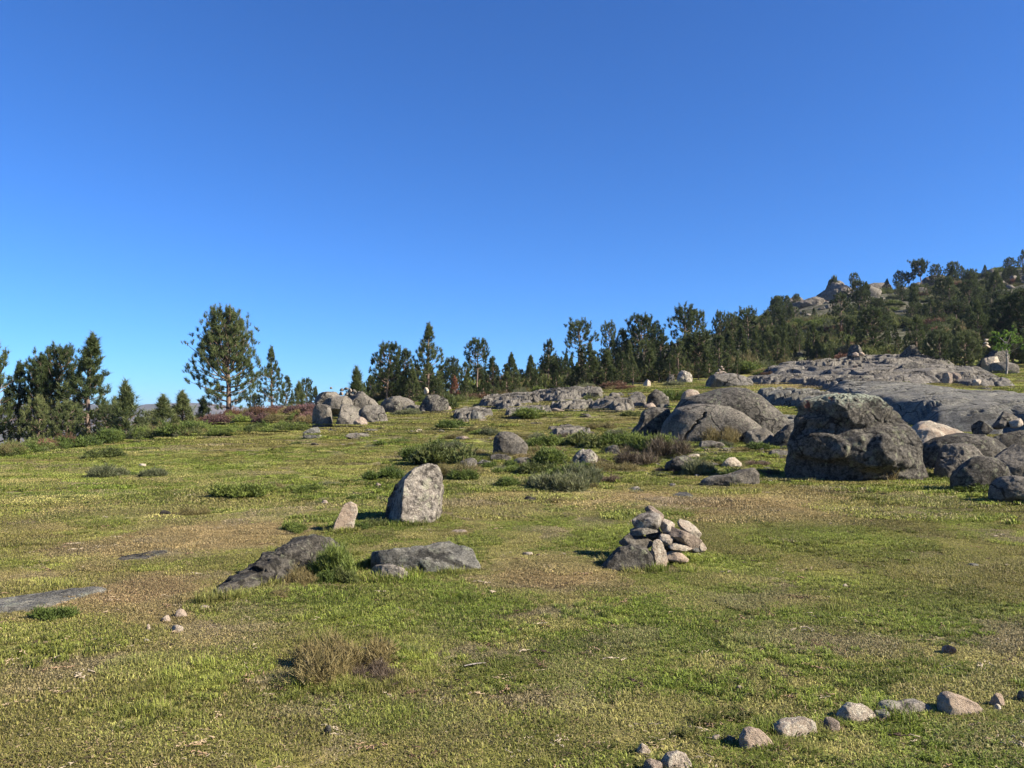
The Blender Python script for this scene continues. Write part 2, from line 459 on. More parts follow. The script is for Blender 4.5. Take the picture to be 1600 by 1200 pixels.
# ------------------------------------------------------------------ ground sheet
ang = np.concatenate([np.linspace(-180, -46, 30)[:-1], np.linspace(-46, 46, 560), np.linspace(46, 180, 30)[1:-1]])
ang = np.radians(ang)
rad = np.concatenate([[0.05], np.exp(np.linspace(math.log(.5), math.log(3400), 520))])
A, RR = np.meshgrid(ang, rad, indexing='ij')
X, Y = RR * np.sin(A), RR * np.cos(A)
Z = ground_z(X, Y)
na, nr = A.shape
idx = np.arange(na * nr).reshape(na, nr)
i2 = np.roll(idx, -1, axis=0)
quads = np.stack([idx[:, :-1], idx[:, 1:], i2[:, 1:], i2[:, :-1]], -1).reshape(-1, 4)
gc = cover(X.ravel(), Y.ravel())
yy = RR.ravel() * np.cos(np.clip(A.ravel(), -1.05, 1.05))
rockiness = smooth(62, 95, yy) * .95
me = mesh_np('ground', np.stack([X.ravel(), Y.ravel(), Z.ravel()], -1), quads, {'gcol': gc, 'rockiness': rockiness}, True)
g = link('ground', me, M['ground'])
g['kind'] = 'structure'
del X, Y, Z, gc, quads

# far ridges across the valley
def ridge(Y0, pts, seed, depth):
    us = np.arange(-2600, 4200, 14.0)
    hv = np.interp(us, [p[0] for p in pts], [p[1] for p in pts])
    xs = (us - 800) / F * Y0
    top = EYE + (HV - hv) / F * Y0 + fbm(us * .01, us * 0, seed, 3, 4) * Y0 * .003
    rows = []
    for k, (fy, fz) in enumerate(((0, 0), (.25, .4), (.5, .72), (.75, .93), (1, 1), (1.5, .75), (2.5, 0))):
        zz = -70 + (top + 70) * fz
        zz = zz + (fbm(us * .03, us * 0 + k * 2.1, seed, 5, 4) * Y0 * .006 if k not in (0, 4, 6) else 0)
        rows.append(np.stack([xs, Y0 - depth + depth * fy + 0 * xs, zz], -1))
    v = np.concatenate(rows); n = len(us)
    q = []
    for k in range(6):
        a = np.arange(n - 1) + k * n
        q.append(np.stack([a, a + 1, a + 1 + n, a + n], -1))
    return v, np.concatenate(q)
v1, q1 = ridge(3000, [(-2600, 640), (-200, 640), (60, 634), (120, 628), (180, 632), (230, 637), (270, 630), (330, 627), (400, 640), (520, 655), (900, 665), (4200, 660)], 2, 900)
v2, q2 = ridge(2300, [(-2600, 650), (0, 645), (100, 640), (200, 650), (300, 648), (420, 655), (600, 665), (4200, 665)], 7, 600)
hl = link('hills', mesh_np('hills', np.concatenate([v1, v2]), np.concatenate([q1, q2 + len(v1)]), None, True), M['far_hills'])
hl['kind'] = 'structure'

# ------------------------------------------------------------------ scattering of grass patches as instances
def hidden_collection(name, objs):
    c = bpy.data.collections.new(name)
    for o in objs: c.objects.link(o)
    return c
def scatter(name, pts, rot, scl, idx, gcol, coll, label, cat):
    me = bpy.data.meshes.new(name)
    me.vertices.add(len(pts)); me.vertices.foreach_set("co", np.asarray(pts, np.float32).ravel())
    for nm, typ, arr in (('srot', 'FLOAT_VECTOR', rot), ('sscl', 'FLOAT_VECTOR', scl), ('gcol', 'FLOAT_VECTOR', gcol)):
        a = me.attributes.new(nm, typ, 'POINT'); a.data.foreach_set("vector", np.asarray(arr, np.float32).ravel())
    a = me.attributes.new('sidx', 'INT', 'POINT'); a.data.foreach_set("value", np.asarray(idx, np.int32))
    o = link(name, me)
    tag(o, label, cat, None, 'stuff')
    ng = bpy.data.node_groups.new(name + '_nodes', 'GeometryNodeTree')
    ng.interface.new_socket('Geometry', in_out='INPUT', socket_type='NodeSocketGeometry')
    ng.interface.new_socket('Geometry', in_out='OUTPUT', socket_type='NodeSocketGeometry')
    gi = ng.nodes.new('NodeGroupInput'); go = ng.nodes.new('NodeGroupOutput')
    iop = ng.nodes.new('GeometryNodeInstanceOnPoints')
    ci = ng.nodes.new('GeometryNodeCollectionInfo'); ci.inputs['Collection'].default_value = coll
    ci.inputs['Separate Children'].default_value = True; ci.inputs['Reset Children'].default_value = True
    def na_(nm, dt):
        n = ng.nodes.new('GeometryNodeInputNamedAttribute'); n.data_type = dt; n.inputs[0].default_value = nm
        return n.outputs[0]
    L = ng.links.new
    L(gi.outputs[0], iop.inputs['Points']); L(ci.outputs[0], iop.inputs['Instance'])
    iop.inputs['Pick Instance'].default_value = True
    L(na_('sidx', 'INT'), iop.inputs['Instance Index'])
    L(na_('srot', 'FLOAT_VECTOR'), iop.inputs['Rotation']); L(na_('sscl', 'FLOAT_VECTOR'), iop.inputs['Scale'])
    L(iop.outputs[0], go.inputs[0])
    md = o.modifiers.new('scatter', 'NODES'); md.node_group = ng
    return o

def blade_patch(name, seed, radius, n, hmin, hmax, width, lean, dryf, clump=0.0, disc=True):
    rg = np.random.default_rng(seed)
    if clump:
        nc = int(clump)
        cx = (rg.random((nc, 2)) * 2 - 1) * radius
        which = rg.integers(0, nc, n)
        ctr = cx[which] + rg.normal(0, radius * .07, (n, 2))
    else:
        r = radius * np.sqrt(rg.random(n)); a = rg.random(n) * 2 * np.pi
        ctr = np.stack([r * np.cos(a), r * np.sin(a)], -1)
    h = hmin + (hmax - hmin) * rg.random(n) ** 1.8
    a = rg.random(n) * 2 * np.pi
    d = np.stack([np.cos(a), np.sin(a)], -1)
    f = np.stack([-d[:, 1], d[:, 0]], -1)
    ln = (lean * (.3 + rg.random(n)))[:, None]
    w = (width * (.6 + .8 * rg.random(n)))[:, None]
    z0 = np.full(n, -.006)
    p0 = np.c_[ctr - f * w / 2, z0]; p1 = np.c_[ctr + f * w / 2, z0]
    m = ctr + d * ln * h[:, None] * .35
    p2 = np.c_[m - f * w * .4, h * .6]; p3 = np.c_[m + f * w * .4, h * .6]
    tp = ctr + d * ln * h[:, None] * 1.1
    p4 = np.c_[tp, h * np.maximum(.38, 1 - .45 * ln[:, 0])]
    v = np.stack([p0, p1, p2, p3, p4], 1).reshape(-1, 3)
    b = np.arange(n)[:, None] * 5
    tr = np.concatenate([b + [0, 1, 3], b + [0, 3, 2], b + [2, 3, 4]], 0)
    var = np.repeat(rg.random(n), 5)
    dry = np.repeat((rg.random(n) < dryf) * (.4 + .6 * rg.random(n)), 5)
    hg = np.tile([0, 0, .6, .6, 1.0], n)
    me = mesh_np(name, v, tr, {'var': var, 'dry': dry, 'hgt': hg})
    me.materials.append(M['grass'])
    return bpy.data.objects.new(name, me)

SP = [blade_patch('turf_patch', 1, .26, 1900, .008, .030, .0045, 1.3, .14),
      blade_patch('turf_patch', 2, .26, 1800, .008, .026, .0045, 1.4, .30),
      blade_patch('turf_patch', 3, .26, 1700, .010, .042, .0045, 1.2, .10, clump=26),
      blade_patch('turf_patch', 4, .26, 1500, .006, .018, .0050, 1.6, .50)]
cs = hidden_collection('turf_near', SP)
rg = np.random.default_rng(77)
def scatter_zone(name, y0, y1, dens_fn, coll, sc_fn, zsc, label, n_idx=4, xr=.72):
    pts = []
    y = y0
    while y < y1:
        st = dens_fn(y)
        w = xr * y + .8
        xs = np.arange(-w, w, st)
        xs = xs + rg.uniform(-.5, .5, len(xs)) * st
        ys = y + rg.uniform(-.5, .5, len(xs)) * st
        pts.append(np.stack([xs, ys], -1))
        y += st
    p = np.concatenate(pts)
    z = ground_z(p[:, 0], p[:, 1])
    cc = cover(p[:, 0], p[:, 1])
    green = cc[:, 1] / (cc[:, 0] + 1e-6)
    nz = fbm(p[:, 0] * 1.3, p[:, 1] * 1.3, 5, 51, 3)
    idx = np.where(green > 1.08, np.where(rg.random(len(p)) < .45, 0, 2), np.where(green > .92, 1, 3))
    n = len(p)
    rot = np.c_[np.zeros(n), np.zeros(n), rg.random(n) * 6.283]
    # follow the slope
    e = .3
    rot[:, 0] = 0
    s = sc_fn(p[:, 1]) * rg.uniform(.85, 1.15, n)
    zs = zsc * (1 + .55 * nz) * rg.uniform(.8, 1.25, n)
    gcol = cc * rg.uniform(.8, 1.2, (n, 1))
    return scatter(name, np.c_[p, z], rot, np.c_[s, s, s * np.clip(zs, .45, 1.7)], idx, gcol, coll, label, 'grass')
scatter_zone('grass', 2.2, 13, lambda y: .225, cs, lambda y: 1.0 + 0 * y, 1.15,
             'short grazed turf of green and dry blades covering the front of the meadow')
MP = [blade_patch('turf_patch_mid', 11, .75, 1700, .014, .045, .012, 1.3, .14),
      blade_patch('turf_patch_mid', 12, .75, 1600, .014, .038, .012, 1.4, .28),
      blade_patch('turf_patch_mid', 13, .75, 1700, .015, .062, .012, 1.2, .10, clump=24),
      blade_patch('turf_patch_mid', 14, .75, 1300, .01, .028, .012, 1.6, .45)]
cm = hidden_collection('turf_mid', MP)
scatter_zone('grass', 12.3, 34, lambda y: .62, cm, lambda y: 1.0 + 0 * y, 1.0,
             'thin turf of green and dry blades on the meadow around the middle boulders')
scatter_zone('grass', 33, 62, lambda y: 1.25, cm, lambda y: 2.0 + 0 * y, .75,
             'sparse turf at the far edge of the meadow below the pines', xr=.70)
# ------------------------------------------------------------------ rocks
import bmesh
_ico = {}
def ico(sub):
    if sub not in _ico:
        bm = bmesh.new(); bmesh.ops.create_icosphere(bm, subdivisions=sub, radius=1)
        bm.verts.ensure_lookup_table()
        v = np.array([x.co[:] for x in bm.verts]); v /= np.linalg.norm(v, axis=1)[:, None]
        f = np.array([[q.index for q in p.verts] for p in bm.faces]); bm.free()
        _ico[sub] = (v, f)
    return _ico[sub]

def rock_shape(w, d, h, seed, sub=5, box=2.4, facets=9, fo=(.62, .9), rough=.10, fine=.02, lean=(0, 0), crack=.5, ridges=0.0, outline=None, facet_soft=.92, planes=(), bumps=(), grooves=()):
    """half sizes w, d, h around the origin; outline = front-view radius function of angle"""
    n, f = ico(sub)
    rg = np.random.default_rng(seed)
    p = n / (np.abs(n) ** box).sum(1)[:, None] ** (1 / box)
    for k in range(facets):
        a = rg.normal(size=3); a[2] = abs(a[2]) * .8 if k % 3 else a[2]
        a /= np.linalg.norm(a)
        o = rg.uniform(*fo)
        ex = np.maximum(0, p @ a - o)
        p = p - ex[:, None] * a * facet_soft
    for (ax, ay, az_, o) in (planes if outline is None else ()):
        a = np.array([ax, ay, az_], float); a /= np.linalg.norm(a)
        ex = np.maximum(0, p @ a - o); p = p - ex[:, None] * a * .97
    if outline is not None:
        th = np.arctan2(n[:, 2], n[:, 0])
        c = np.sqrt(n[:, 0] ** 2 + n[:, 2] ** 2)
        rr = outline(th)
        k = c ** .8
        xz = np.stack([np.cos(th) * rr * k, np.sin(th) * rr * k], -1)
        yn = p[:, 1] / max(1e-3, np.abs(p[:, 1]).max())
        xn, zn = xz[:, 0] / w, xz[:, 1] / h
        for (ax, ay, az_, o) in planes:
            lim = np.minimum((o - ax * xn - az_ * zn) / ay, .15)
            yn = np.maximum(yn, lim)
        p = np.c_[xz[:, 0], yn * d, xz[:, 1]]
        S = (w + h) / 2
    else:
        p = p * [w, d, h]
        S = (w + d + h) / 3
    for (bx, bz, br, ba) in bumps:
        dd = np.hypot(p[:, 0] / w - bx, p[:, 2] / h - bz) + vnoise(p[:, 0] * 3, p[:, 2] * 3, 0, seed) * .08
        p[:, 1] -= np.where(n[:, 1] < .2, ba * smooth(br, br * .62, dd), 0)
    for (x0, z0, x1, z1, gw, gd) in grooves:
        a = np.stack([p[:, 0] / w - x0, p[:, 2] / h - z0], -1); b = np.array([x1 - x0, z1 - z0])
        t_ = np.clip((a @ b) / (b @ b), 0, 1)
        wob = vnoise(p[:, 2] * 9 / h, p[:, 0] * 0, 0, seed) * .03
        dd = np.hypot(a[:, 0] - t_ * b[0] + wob, (a[:, 1] - t_ * b[1]) * h / w)
        p[:, 1] += np.where(n[:, 1] < 0, gd * smooth(gw, gw * .3, dd), 0)
    q = p / S
    o = seed * 3.7
    amp = rough * S
    disp = fbm(q[:, 0] * 1.3 + o, q[:, 1] * 1.3, q[:, 2] * 1.3, seed, 3) * amp
    disp = disp + fbm(q[:, 0] * 5 + o, q[:, 1] * 5, q[:, 2] * 5, seed + 1, 4) * fine * S * 1.4
    rid = 1 - np.abs(fbm(q[:, 0] * 2.2 + o, q[:, 1] * 2.2 + q[:, 2], q[:, 2] * 3, seed + 2, 3))
    disp = disp - np.clip(rid - .93, 0, 1) * S * crack
    if ridges:
        disp = disp + vnoise(q[:, 0] * .8 + o, q[:, 1] * 4.5, q[:, 2] * 7, seed + 4) * ridges * S
    p = p + n * disp[:, None]
    p[:, 0] += p[:, 2] * lean[0]; p[:, 1] += p[:, 2] * lean[1]
    return p, f

def outline_fn(pts, cu, cv, s):
    """px polygon -> radius(theta) about (cu, cv) in metres, s = metres per pixel"""
    P = np.array([((u - cu) * s, (cv - v) * s) for u, v in pts])
    P = np.vstack([P, P[:1]])
    # resample
    seg = []
    for a, b in zip(P[:-1], P[1:]):
        for t_ in np.linspace(0, 1, 12, endpoint=False): seg.append(a + (b - a) * t_)
    seg = np.array(seg)
    th = np.arctan2(seg[:, 1], seg[:, 0]); rr = np.hypot(seg[:, 0], seg[:, 1])
    o = np.argsort(th); th, rr = th[o], rr[o]
    g = np.linspace(-np.pi, np.pi, 361)
    r = np.interp(g, np.r_[th - 2 * np.pi, th, th + 2 * np.pi], np.tile(rr, 3))
    k = np.ones(7) / 7
    r = np.convolve(np.r_[r[-4:-1], r, r[1:4]], k, mode='valid')
    return lambda t_: np.interp(t_, g, r)

ROCKS = []
def add_rock(name, label, cat, mat, shape, loc, group=None, rz=0.0):
    p, f = shape
    me = mesh_np(name, p, f, None, True)
    o = link(name, me, M[mat], None, loc)
    o.rotation_euler.z = rz
    tag(o, label, cat, group)
    return o

def rock(label, u0, u1, vt, vb, mat='granite', dr=.8, seed=1, name='boulder', cat='boulder', group=None, bury=.35, Y=None, outline=None, **kw):
    """a rock whose foot is seen at row vb and top at row vt, between columns u0 and u1; dr = depth/width"""
    uc = (u0 + u1) / 2
    y0 = at(uc, vb).y if Y is None else Y
    wpx = u1 - u0
    d = dr * wpx / F * y0
    yc = y0 + d * .42
    w = wpx / F * yc
    x = (uc - 800) / F * yc
    g0 = float(ground_z(x, yc))
    ztop = EYE + (HV - vt) / F * yc
    h = max(ztop - g0, .04 * w)
    if y0 < 7: h = h * 1.12 + .012
    if outline is not None:
        ym = y0 + d * .3
        s = ym / F
        cv = (vt + vb) / 2
        low = [(u, v) for u, v in outline]
        fn = outline_fn(low, uc, cv, s)
        zc = EYE + (HV - cv) * s
        hh = (vb - vt) / 2 * s
        sh = rock_shape(w / 2, d / 2, hh, seed, outline=fn, **kw)
        o = add_rock(name, label, cat, mat, sh, ((uc - 800) * s, y0 + d * .45, zc), group)
        ROCKS.append(((uc - 800) * s, y0 + d * .45, w / 2, d / 2))
        return o
    hz = h * (1 + bury) / 2
    sh = rock_shape(w / 2, d / 2, hz, seed, **kw)
    p = sh[0]
    p[:, 2] *= hz / max(1e-4, p[:, 2].max()); p[:, 0] *= (w / 2) / max(1e-4, np.abs(p[:, 0]).max())
    o = add_rock(name, label, cat, mat, sh, (x, yc, g0 + h - hz), group)
    ROCKS.append((x, yc, w / 2, d / 2))
    return o

def slab(label, u0, u1, vt, vb, mat='slab', seed=1, h=.08, name='rock_slab', cat='rock slab', group=None, sub=5, **kw):
    """low rock sheet whose near edge is at row vb and far edge at row vt"""
    uc = (u0 + u1) / 2
    a, b = at(uc, vb), at(uc, vt)
    d = max(b.y - a.y, .15)
    yc = (a.y + b.y) / 2
    w = (u1 - u0) / F * yc
    x = (uc - 800) / F * yc
    kw.setdefault('facets', 5); kw.setdefault('rough', .06)
    g = ground_z(np.array([x, x, x]), np.array([a.y, yc, b.y]))
    p, f = rock_shape(w / 2, d / 2, h * 2, seed, sub, **kw)
    S = (w / 2 + d / 2 + h * 2) / 3
    # sit on the terrain: follow it under the rock
    p[:, 2] = np.clip(p[:, 2], -h * 1.0, h * 1.6)
    p[:, 2] = p[:, 2] - h * .45 + (ground_z(p[:, 0] + x, p[:, 1] + yc) - g[1])
    ROCKS.append((x, yc, w / 2, d / 2))
    return add_rock(name, label, cat, mat, (p, f), (x, yc, float(g[1])), group)

# --- the big standing stone and its small neighbour
rock('large upright triangular granite stone with pale lichen face standing alone on the meadow', 598, 688, 726, 822, 'pale', 1.45, 11,
     outline=[(596,835),(598,806),(602,780),(612,760),(632,743),(652,731),(668,725),(680,729),(687,742),(690,770),(687,805),(682,835)],
     sub=6, facets=4, fo=(.7, .9), rough=.05, fine=.03, box=2.2, planes=[(.3, -1, .35, .62), (-1, -.55, .25, .60)], name='standing_stone', cat='standing stone')
rock('small smooth cream stone standing upright just left of the large triangular stone', 518, 558, 784, 832, 'fresh', .9, 12,
     outline=[(516,840),(522,818),(531,800),(537,788),(547,784),(556,789),(558,800),(553,815),(551,840)],
     sub=5, facets=0, rough=.02, fine=.008, planes=[(.25, -1, .1, .5)], name='standing_stone', cat='standing stone')
sh = rock_shape(1.36, .28, .40, 13, 7, facets=10, fo=(.5, .85), rough=.11, fine=.07, ridges=.03,
     outline=outline_fn([(-128, 20), (-124, -6), (-100, -12), (-70, -17), (-35, -20), (-5, -25), (35, -31), (60, -33), (85, -30), (112, -17), (125, -4), (128, 20)], 0, 0, .01))
o = add_rock('boulder', 'long dark lichened rock rising from the turf beside the green broom tuft', 'boulder', 'dark', sh, (-2.30, 7.98, float(ground_z(-2.26, 8.02)) - .02), None, R(75))
for q in range(7): ROCKS.append((-2.55 + .09 * q, 6.95 + .36 * q, .2, .2))
rock('broad low grey slab with a flat top lying in front of the standing stone', 580, 770, 848, 895, 'slab', .5, 14, bury=1.0, sub=6, facets=8, box=3.2, rough=.07, fine=.015, name='rock_slab', cat='rock slab')
rock('small flat granite rock at the left front corner of the broad low slab', 577, 640, 880, 908, 'pale', .6, 15, bury=.8)
slab('flat pale grey slab flush with the turf at the left edge of the meadow', -30, 150, 922, 958, 'slab', 16, h=.05, sub=6)
slab('thin dark slab almost buried in the dry patch on the left', 195, 262, 860, 878, 'dark', 17, h=.03)
# --- mid meadow stones
rock('rounded dark grey boulder sitting upright among green shrubs in mid meadow', 769, 825, 673, 716, 'granite', .8, 21,
     outline=[(769,725),(770,700),(772,682),(780,675),(798,674),(808,679),(822,692),(826,700),(820,725)], sub=5, facets=7, rough=.05)
rock('flat topped brown rock at the foot of the dark upright boulder', 765, 800, 709, 722, 'granite', .7, 22, facets=10, box=3)
rock('grey rounded stone left of the brown rock among shrubs', 718, 748, 715, 733, 'granite', .8, 23)
rock('low bluish stone touching the grey rounded stone among shrubs', 742, 768, 718, 731, 'slab', .8, 24)
rock('small grey stone in grass right of the brown rock', 802, 834, 714, 728, 'granite', .7, 25)
rock('pointed grey boulder with a pale front between the green shrubs', 894, 941, 701, 728, 'pale', .8, 26, facets=10)
rock('dark square stone behind the pointed pale boulder', 944, 972, 695, 711, 'dark', .8, 27, box=3.2)
rock('small dark stone half hidden in shrubs right of the upright boulder', 862, 882, 704, 716, 'dark', .8, 28)
rock('pale stone nestled low inside the grey green shrub', 860, 885, 736, 748, 'granite', .8, 29)
rock('small cream stone beside brown twigs in mid meadow', 1014, 1034, 703, 714, 'fresh', .8, 30, facets=10)
rock('dark rounded stone under the twiggy dark shrub', 1035, 1098, 711, 740, 'dark', .7, 31)
rock('smooth cream stone behind the dark rounded stone', 1072, 1096, 709, 717, 'fresh', .6, 32)
rock('lumpy cream stone lying in shade left of the biggest boulder', 1126, 1162, 714, 731, 'fresh', .6, 33, facets=10)
rock('long low grey rock with ridged back in front of the dome rocks', 1094, 1186, 731, 760, 'granite', .35, 34, sub=6, facets=8,
     outline=[(1092,765),(1096,752),(1110,744),(1140,742),(1160,734),(1178,731),(1187,740),(1188,765)])
slab('thin flat grey slab in the dry grass behind the front cairn', 1046, 1085, 771, 779, 'slab', 35, h=.03)
slab('small pale flat stone in grass up from the front cairn', 980, 1006, 763, 770, 'slab', 36, h=.02)
slab('pale flat stone just under the grey green shrubs', 822, 850, 752, 760, 'fresh', 37, h=.02)
rock('small white stone in the grass right of the broad slab', 816, 836, 862, 868, 'fresh', .7, 38)
slab('flat pinkish stone in the rusty patch right of the standing stone', 700, 735, 828, 834, 'pink', 39, h=.02)
rock('low pale stone near the meadow centre in front of the far slabs', 712, 736, 681, 688, 'pink', .7, 40)
rock('tiny pale stone beside the low pale stone in open grass', 640, 662, 670, 677, 'fresh', .7, 41)
slab('thin pinkish ledge in the grass left of the dome rocks', 860, 915, 672, 682, 'pink', 42, h=.08)
rock('brown peaked stone in the grass before the left rock pile', 536, 578, 676, 687, 'granite', .6, 43, facets=10)
rock('grey stone on the grass in front of the left rock pile', 474, 506, 667, 685, 'slab', .8, 44, facets=10)
rock('low grey stone between the peaked stone and the rock pile', 513, 530, 668, 676, 'granite', .7, 45)
rock('flat grey stone right of the peaked brown stone', 565, 592, 670, 678, 'granite', .7, 46)
rock('small cream stone beside the heather at the meadow edge', 457, 467, 664, 670, 'fresh', .8, 47)

# --- rock pile on the left of the ridge
gp = None
rock('tall rounded boulder at the left end of the ridge rock pile', 487, 523, 631, 668, 'granite', .9, 51, facets=6, box=2.6, sub=5)
rock('massive rounded boulder at the front of the ridge rock pile', 519, 571, 631, 668, 'granite', .9, 52, facets=6, sub=5)
rock('wide sloping boulder at the right end of the ridge rock pile', 562, 609, 632, 663, 'granite', .9, 53, facets=7, sub=5, lean=(-.1, 0))
rock('small cream block wedged low between the two front boulders of the pile', 552, 574, 651, 667, 'pink', .8, 54, facets=10)
rng = random.Random(5)
def piled(name, label, u, v, sz, Y, mat='fresh', seed=1, asp=.6, rz=0.0, cat='stone', group=None, lean=(0, 0), dr=.8, sub=3, tilt=0.0):
    """a loose stone of width sz px centred at photo (u, v), Y metres away"""
    s = Y / F
    sh = rock_shape(sz * s / 2, sz * s * dr / 2, sz * s * asp / 2, seed, sub, facets=12, fo=(.5, .88), rough=.08, fine=.02, box=3.0, lean=lean)
    o = add_rock(name, label, cat, mat, sh, ((u - 800) * s, Y, EYE + (HV - v) * s), group, rz)
    o.rotation_euler = (0, tilt, rz)
    return o
piled('boulder', 'flat rounded boulder on top left of the ridge rock pile', 515, 621, 46, 46.5, 'granite', 55, .72, cat='boulder', sub=5, dr=.9)
piled('boulder', 'low boulder bridging the middle of the ridge rock pile', 530, 634, 62, 46, 'granite', 56, .5, cat='boulder', sub=5)
piled('boulder', 'smooth boulder behind the top of the ridge rock pile', 558, 632, 74, 48.2, 'granite', 57, .66, cat='boulder', sub=5)
for k, (u, v, sz) in enumerate([(533,612,9),(534,606,7),(541,604,8),(547,607,9),(553,608,10),(560,611,9),(566,615,10),(572,618,9),(549,613,9),(557,617,10),(543,612,9),(565,622,10)]):
    piled('stone', 'small cream stone in the loose heap on top of the ridge rock pile', u, v + 3, sz, 47.9, 'granite' if k % 3 else 'pink', 60 + k, .7, group='heap of stones on the ridge rock pile')
piled('stone', 'single small stone perched on the flat boulder of the ridge pile', 517, 606, 5, 47, 'granite', 75, .8)
rock('low reddish boulder on the ridge right of the rock pile', 586, 648, 618, 640, 'granite', .7, 58, facets=9)
rock('dark angular boulder on the ridge between pile and balanced stone', 600, 632, 627, 648, 'dark', .8, 59, facets=10)
rock('long low dark rock on the ridge just left of the balanced stone', 628, 664, 632, 642, 'granite', .5, 60)
rock('dark shrubby rock carrying the upright balanced stone on the ridge', 655, 702, 616, 646, 'dark', .8, 61, facets=9)
piled('stone', 'upright cream stone balanced on the dark ridge rock', 666, 610, 8, 43.5, 'fresh', 62, 1.7)
rock('small grey stone below the balanced stone rock', 655, 668, 640, 647, 'granite', .8, 63)
rock('small cream stone right of the shrubby balanced stone rock', 700, 716, 631, 641, 'pink', .8, 64)
rock('brown stone at the right foot of the balanced stone rock', 690, 708, 634, 644, 'pink', .8, 67)

# --- broken slabs along the crest of the meadow
def sheet(label, u0, u1, Ya, Yb, H, mat, seed, terr=.0, dome=1.0, tfreq=.35, nr=90, na=260, name='rock_slab', cat='rock slab', skew=0.0):
    """bedrock breaking through the turf: follows the terrain, ragged rim that dives under the grass, worn steps"""
    Ym = (Ya + Yb) / 2; b_ = (Yb - Ya) / 2
    cx = ((u0 + u1) / 2 - 800) / F * Ym; a_ = (u1 - u0) / 2 / F * Ym
    th = np.linspace(0, 2 * np.pi, na, endpoint=False); rr = np.linspace(0, 1.06, nr) ** .8
    RR_, TH = np.meshgrid(rr, th, indexing='ij')
    rim = 1 + fbm(np.cos(TH) * 2.2, np.sin(TH) * 2.2, seed, seed, 4) * .22
    x = np.cos(TH) * RR_ * a_ * rim; y = np.sin(TH) * RR_ * b_ * rim
    x = x + skew * y
    x, y = x + cx, y + Ym
    z = ground_z(x, y)
    e = smooth(1.0, .72, RR_)
    n1 = fbm(x * tfreq * .6, y * tfreq, seed, seed + 3, 4)
    hgt = H * (dome * np.sqrt(np.clip(1 - RR_ ** 2, 0, 1)) + (1 - dome) * e) * (1 + .45 * n1)
    if terr:
        # layers worn back into steps, edges facing the viewer and the left
        q = (n1 * 2.6 + (y - Ym) / b_ * 1.6 - (x - cx) / a_ * .5) * 1.6
        fr = q - np.floor(q)
        hgt = hgt + terr * (smooth(0, .14, fr) - fr) * e
    hgt = hgt + fbm(x * .8, y * 1.1, seed, seed + 9, 3) * .06 * e + fbm(x * 4, y * 6, seed, seed + 11, 3) * .008 * e
    sm1 = np.abs(fbm(x * .33 + 5, y * .75, seed, seed + 21, 3)); sm2 = np.abs(fbm(x * .9, y * .5 + 9, seed, seed + 23, 2))
    hgt = hgt - .22 * smooth(.045, .0, sm1) - .05 * smooth(.03, .0, sm2)
    z = z + hgt * e - .22 * (1 - e) - .02
    v = np.stack([x - cx, y - Ym, z - float(ground_z(cx, Ym))], -1).reshape(-1, 3)
    idx = np.arange(nr * na).reshape(nr, na); i2 = np.roll(idx, -1, 1)
    qd = np.stack([idx[:-1], idx[1:], i2[1:], i2[:-1]], -1).reshape(-1, 4)
    o = link(name, mesh_np(name, v, qd, None, True), M[mat], None, (cx, Ym, float(ground_z(cx, Ym))))
    tag(o, label, cat); return o
sheet('wide low granite ledge on the crest below the pines', 742, 850, 44, 58, .35, 'slabfar', 700, .35, .2)
sheet('grey sloping ledge left on the crest of the meadow', 700, 775, 37, 44, .2, 'slabfar', 701, .25, .2)
sheet('long flat granite ledge in the middle of the crest', 825, 935, 46, 59, .35, 'slabfar', 702, .35, .2)
sheet('low front ledge under the crest slabs', 780, 868, 36, 43, .2, 'slabfar', 703, .25, .2)
sheet('low broken ledge right of the crest shrub', 855, 935, 38, 44, .2, 'slabfar', 704, .25, .2)
sheet('rocky ledge before the jagged low rock on the right of the crest', 915, 1000, 36, 42, .25, 'granite', 705, .3, .3)
sheet('flat worn ledge just left of the dome rocks', 850, 930, 27, 31, .1, 'slabfar', 706, .12, .2)
sheet('wide broken bedrock slope between dry grass and pines', 1195, 1525, 47, 73, .5, 'slabfar', 710, .30, .2, tfreq=.16, nr=150, na=420)
sheet('flat bedrock apron at the left foot of the broken slope', 1150, 1290, 50, 62, .3, 'slabfar', 711, .25, .2)
sheet('lower bedrock tongue reaching down into the dry grass', 1265, 1420, 44, 53, .4, 'slabfar', 712, .25, .4, tfreq=.3)
sheet('raised bedrock hump at the top of the broken slope', 1310, 1480, 62, 74, .6, 'slabfar', 713, .35, .5)
sheet('dark edged bedrock step at the upper left of the slope', 1240, 1335, 60, 69, .6, 'slabfar', 714, .5, .3)
sheet('right bedrock shoulder falling to the green grass', 1410, 1545, 46, 60, .4, 'slabfar', 715, .25, .4)
sheet('huge grey whaleback sheet covering the slope behind the biggest boulder', 1330, 1680, 20.5, 46, 1.0, 'slab', 716, .06, .8, tfreq=.12, nr=150, na=420)
sheet('low pale sheet of rock behind right of the tall dome', 1185, 1330, 31, 44, .5, 'slab', 717, .2, .6)
sheet('small grey sheet of rock in front of the low pale sheet', 1200, 1290, 25, 30.5, .3, 'slab', 718, .1, .5)
rock('dark wedge boulder on the crest ledge', 806, 822, 619, 631, 'granite', .8, 111, facets=10)
rock('small pointed boulder standing on the crest ledge', 832, 842, 618, 632, 'granite', .8, 112, facets=10)
rock('pale angular boulder below the pines at the right of the crest', 915, 942, 604, 624, 'granite', .8, 113, facets=10)
rock('blocky grey stone in front of the crest ledges', 733, 754, 640, 657, 'slab', .8, 114, facets=10)
rock('small pale stone at the edge of the pine wood on the crest', 744, 752, 614, 621, 'fresh', .8, 115)
rock('jagged low rock in the grass right of the crest', 924, 982, 628, 643, 'granite', .6, 116, facets=11, sub=5)
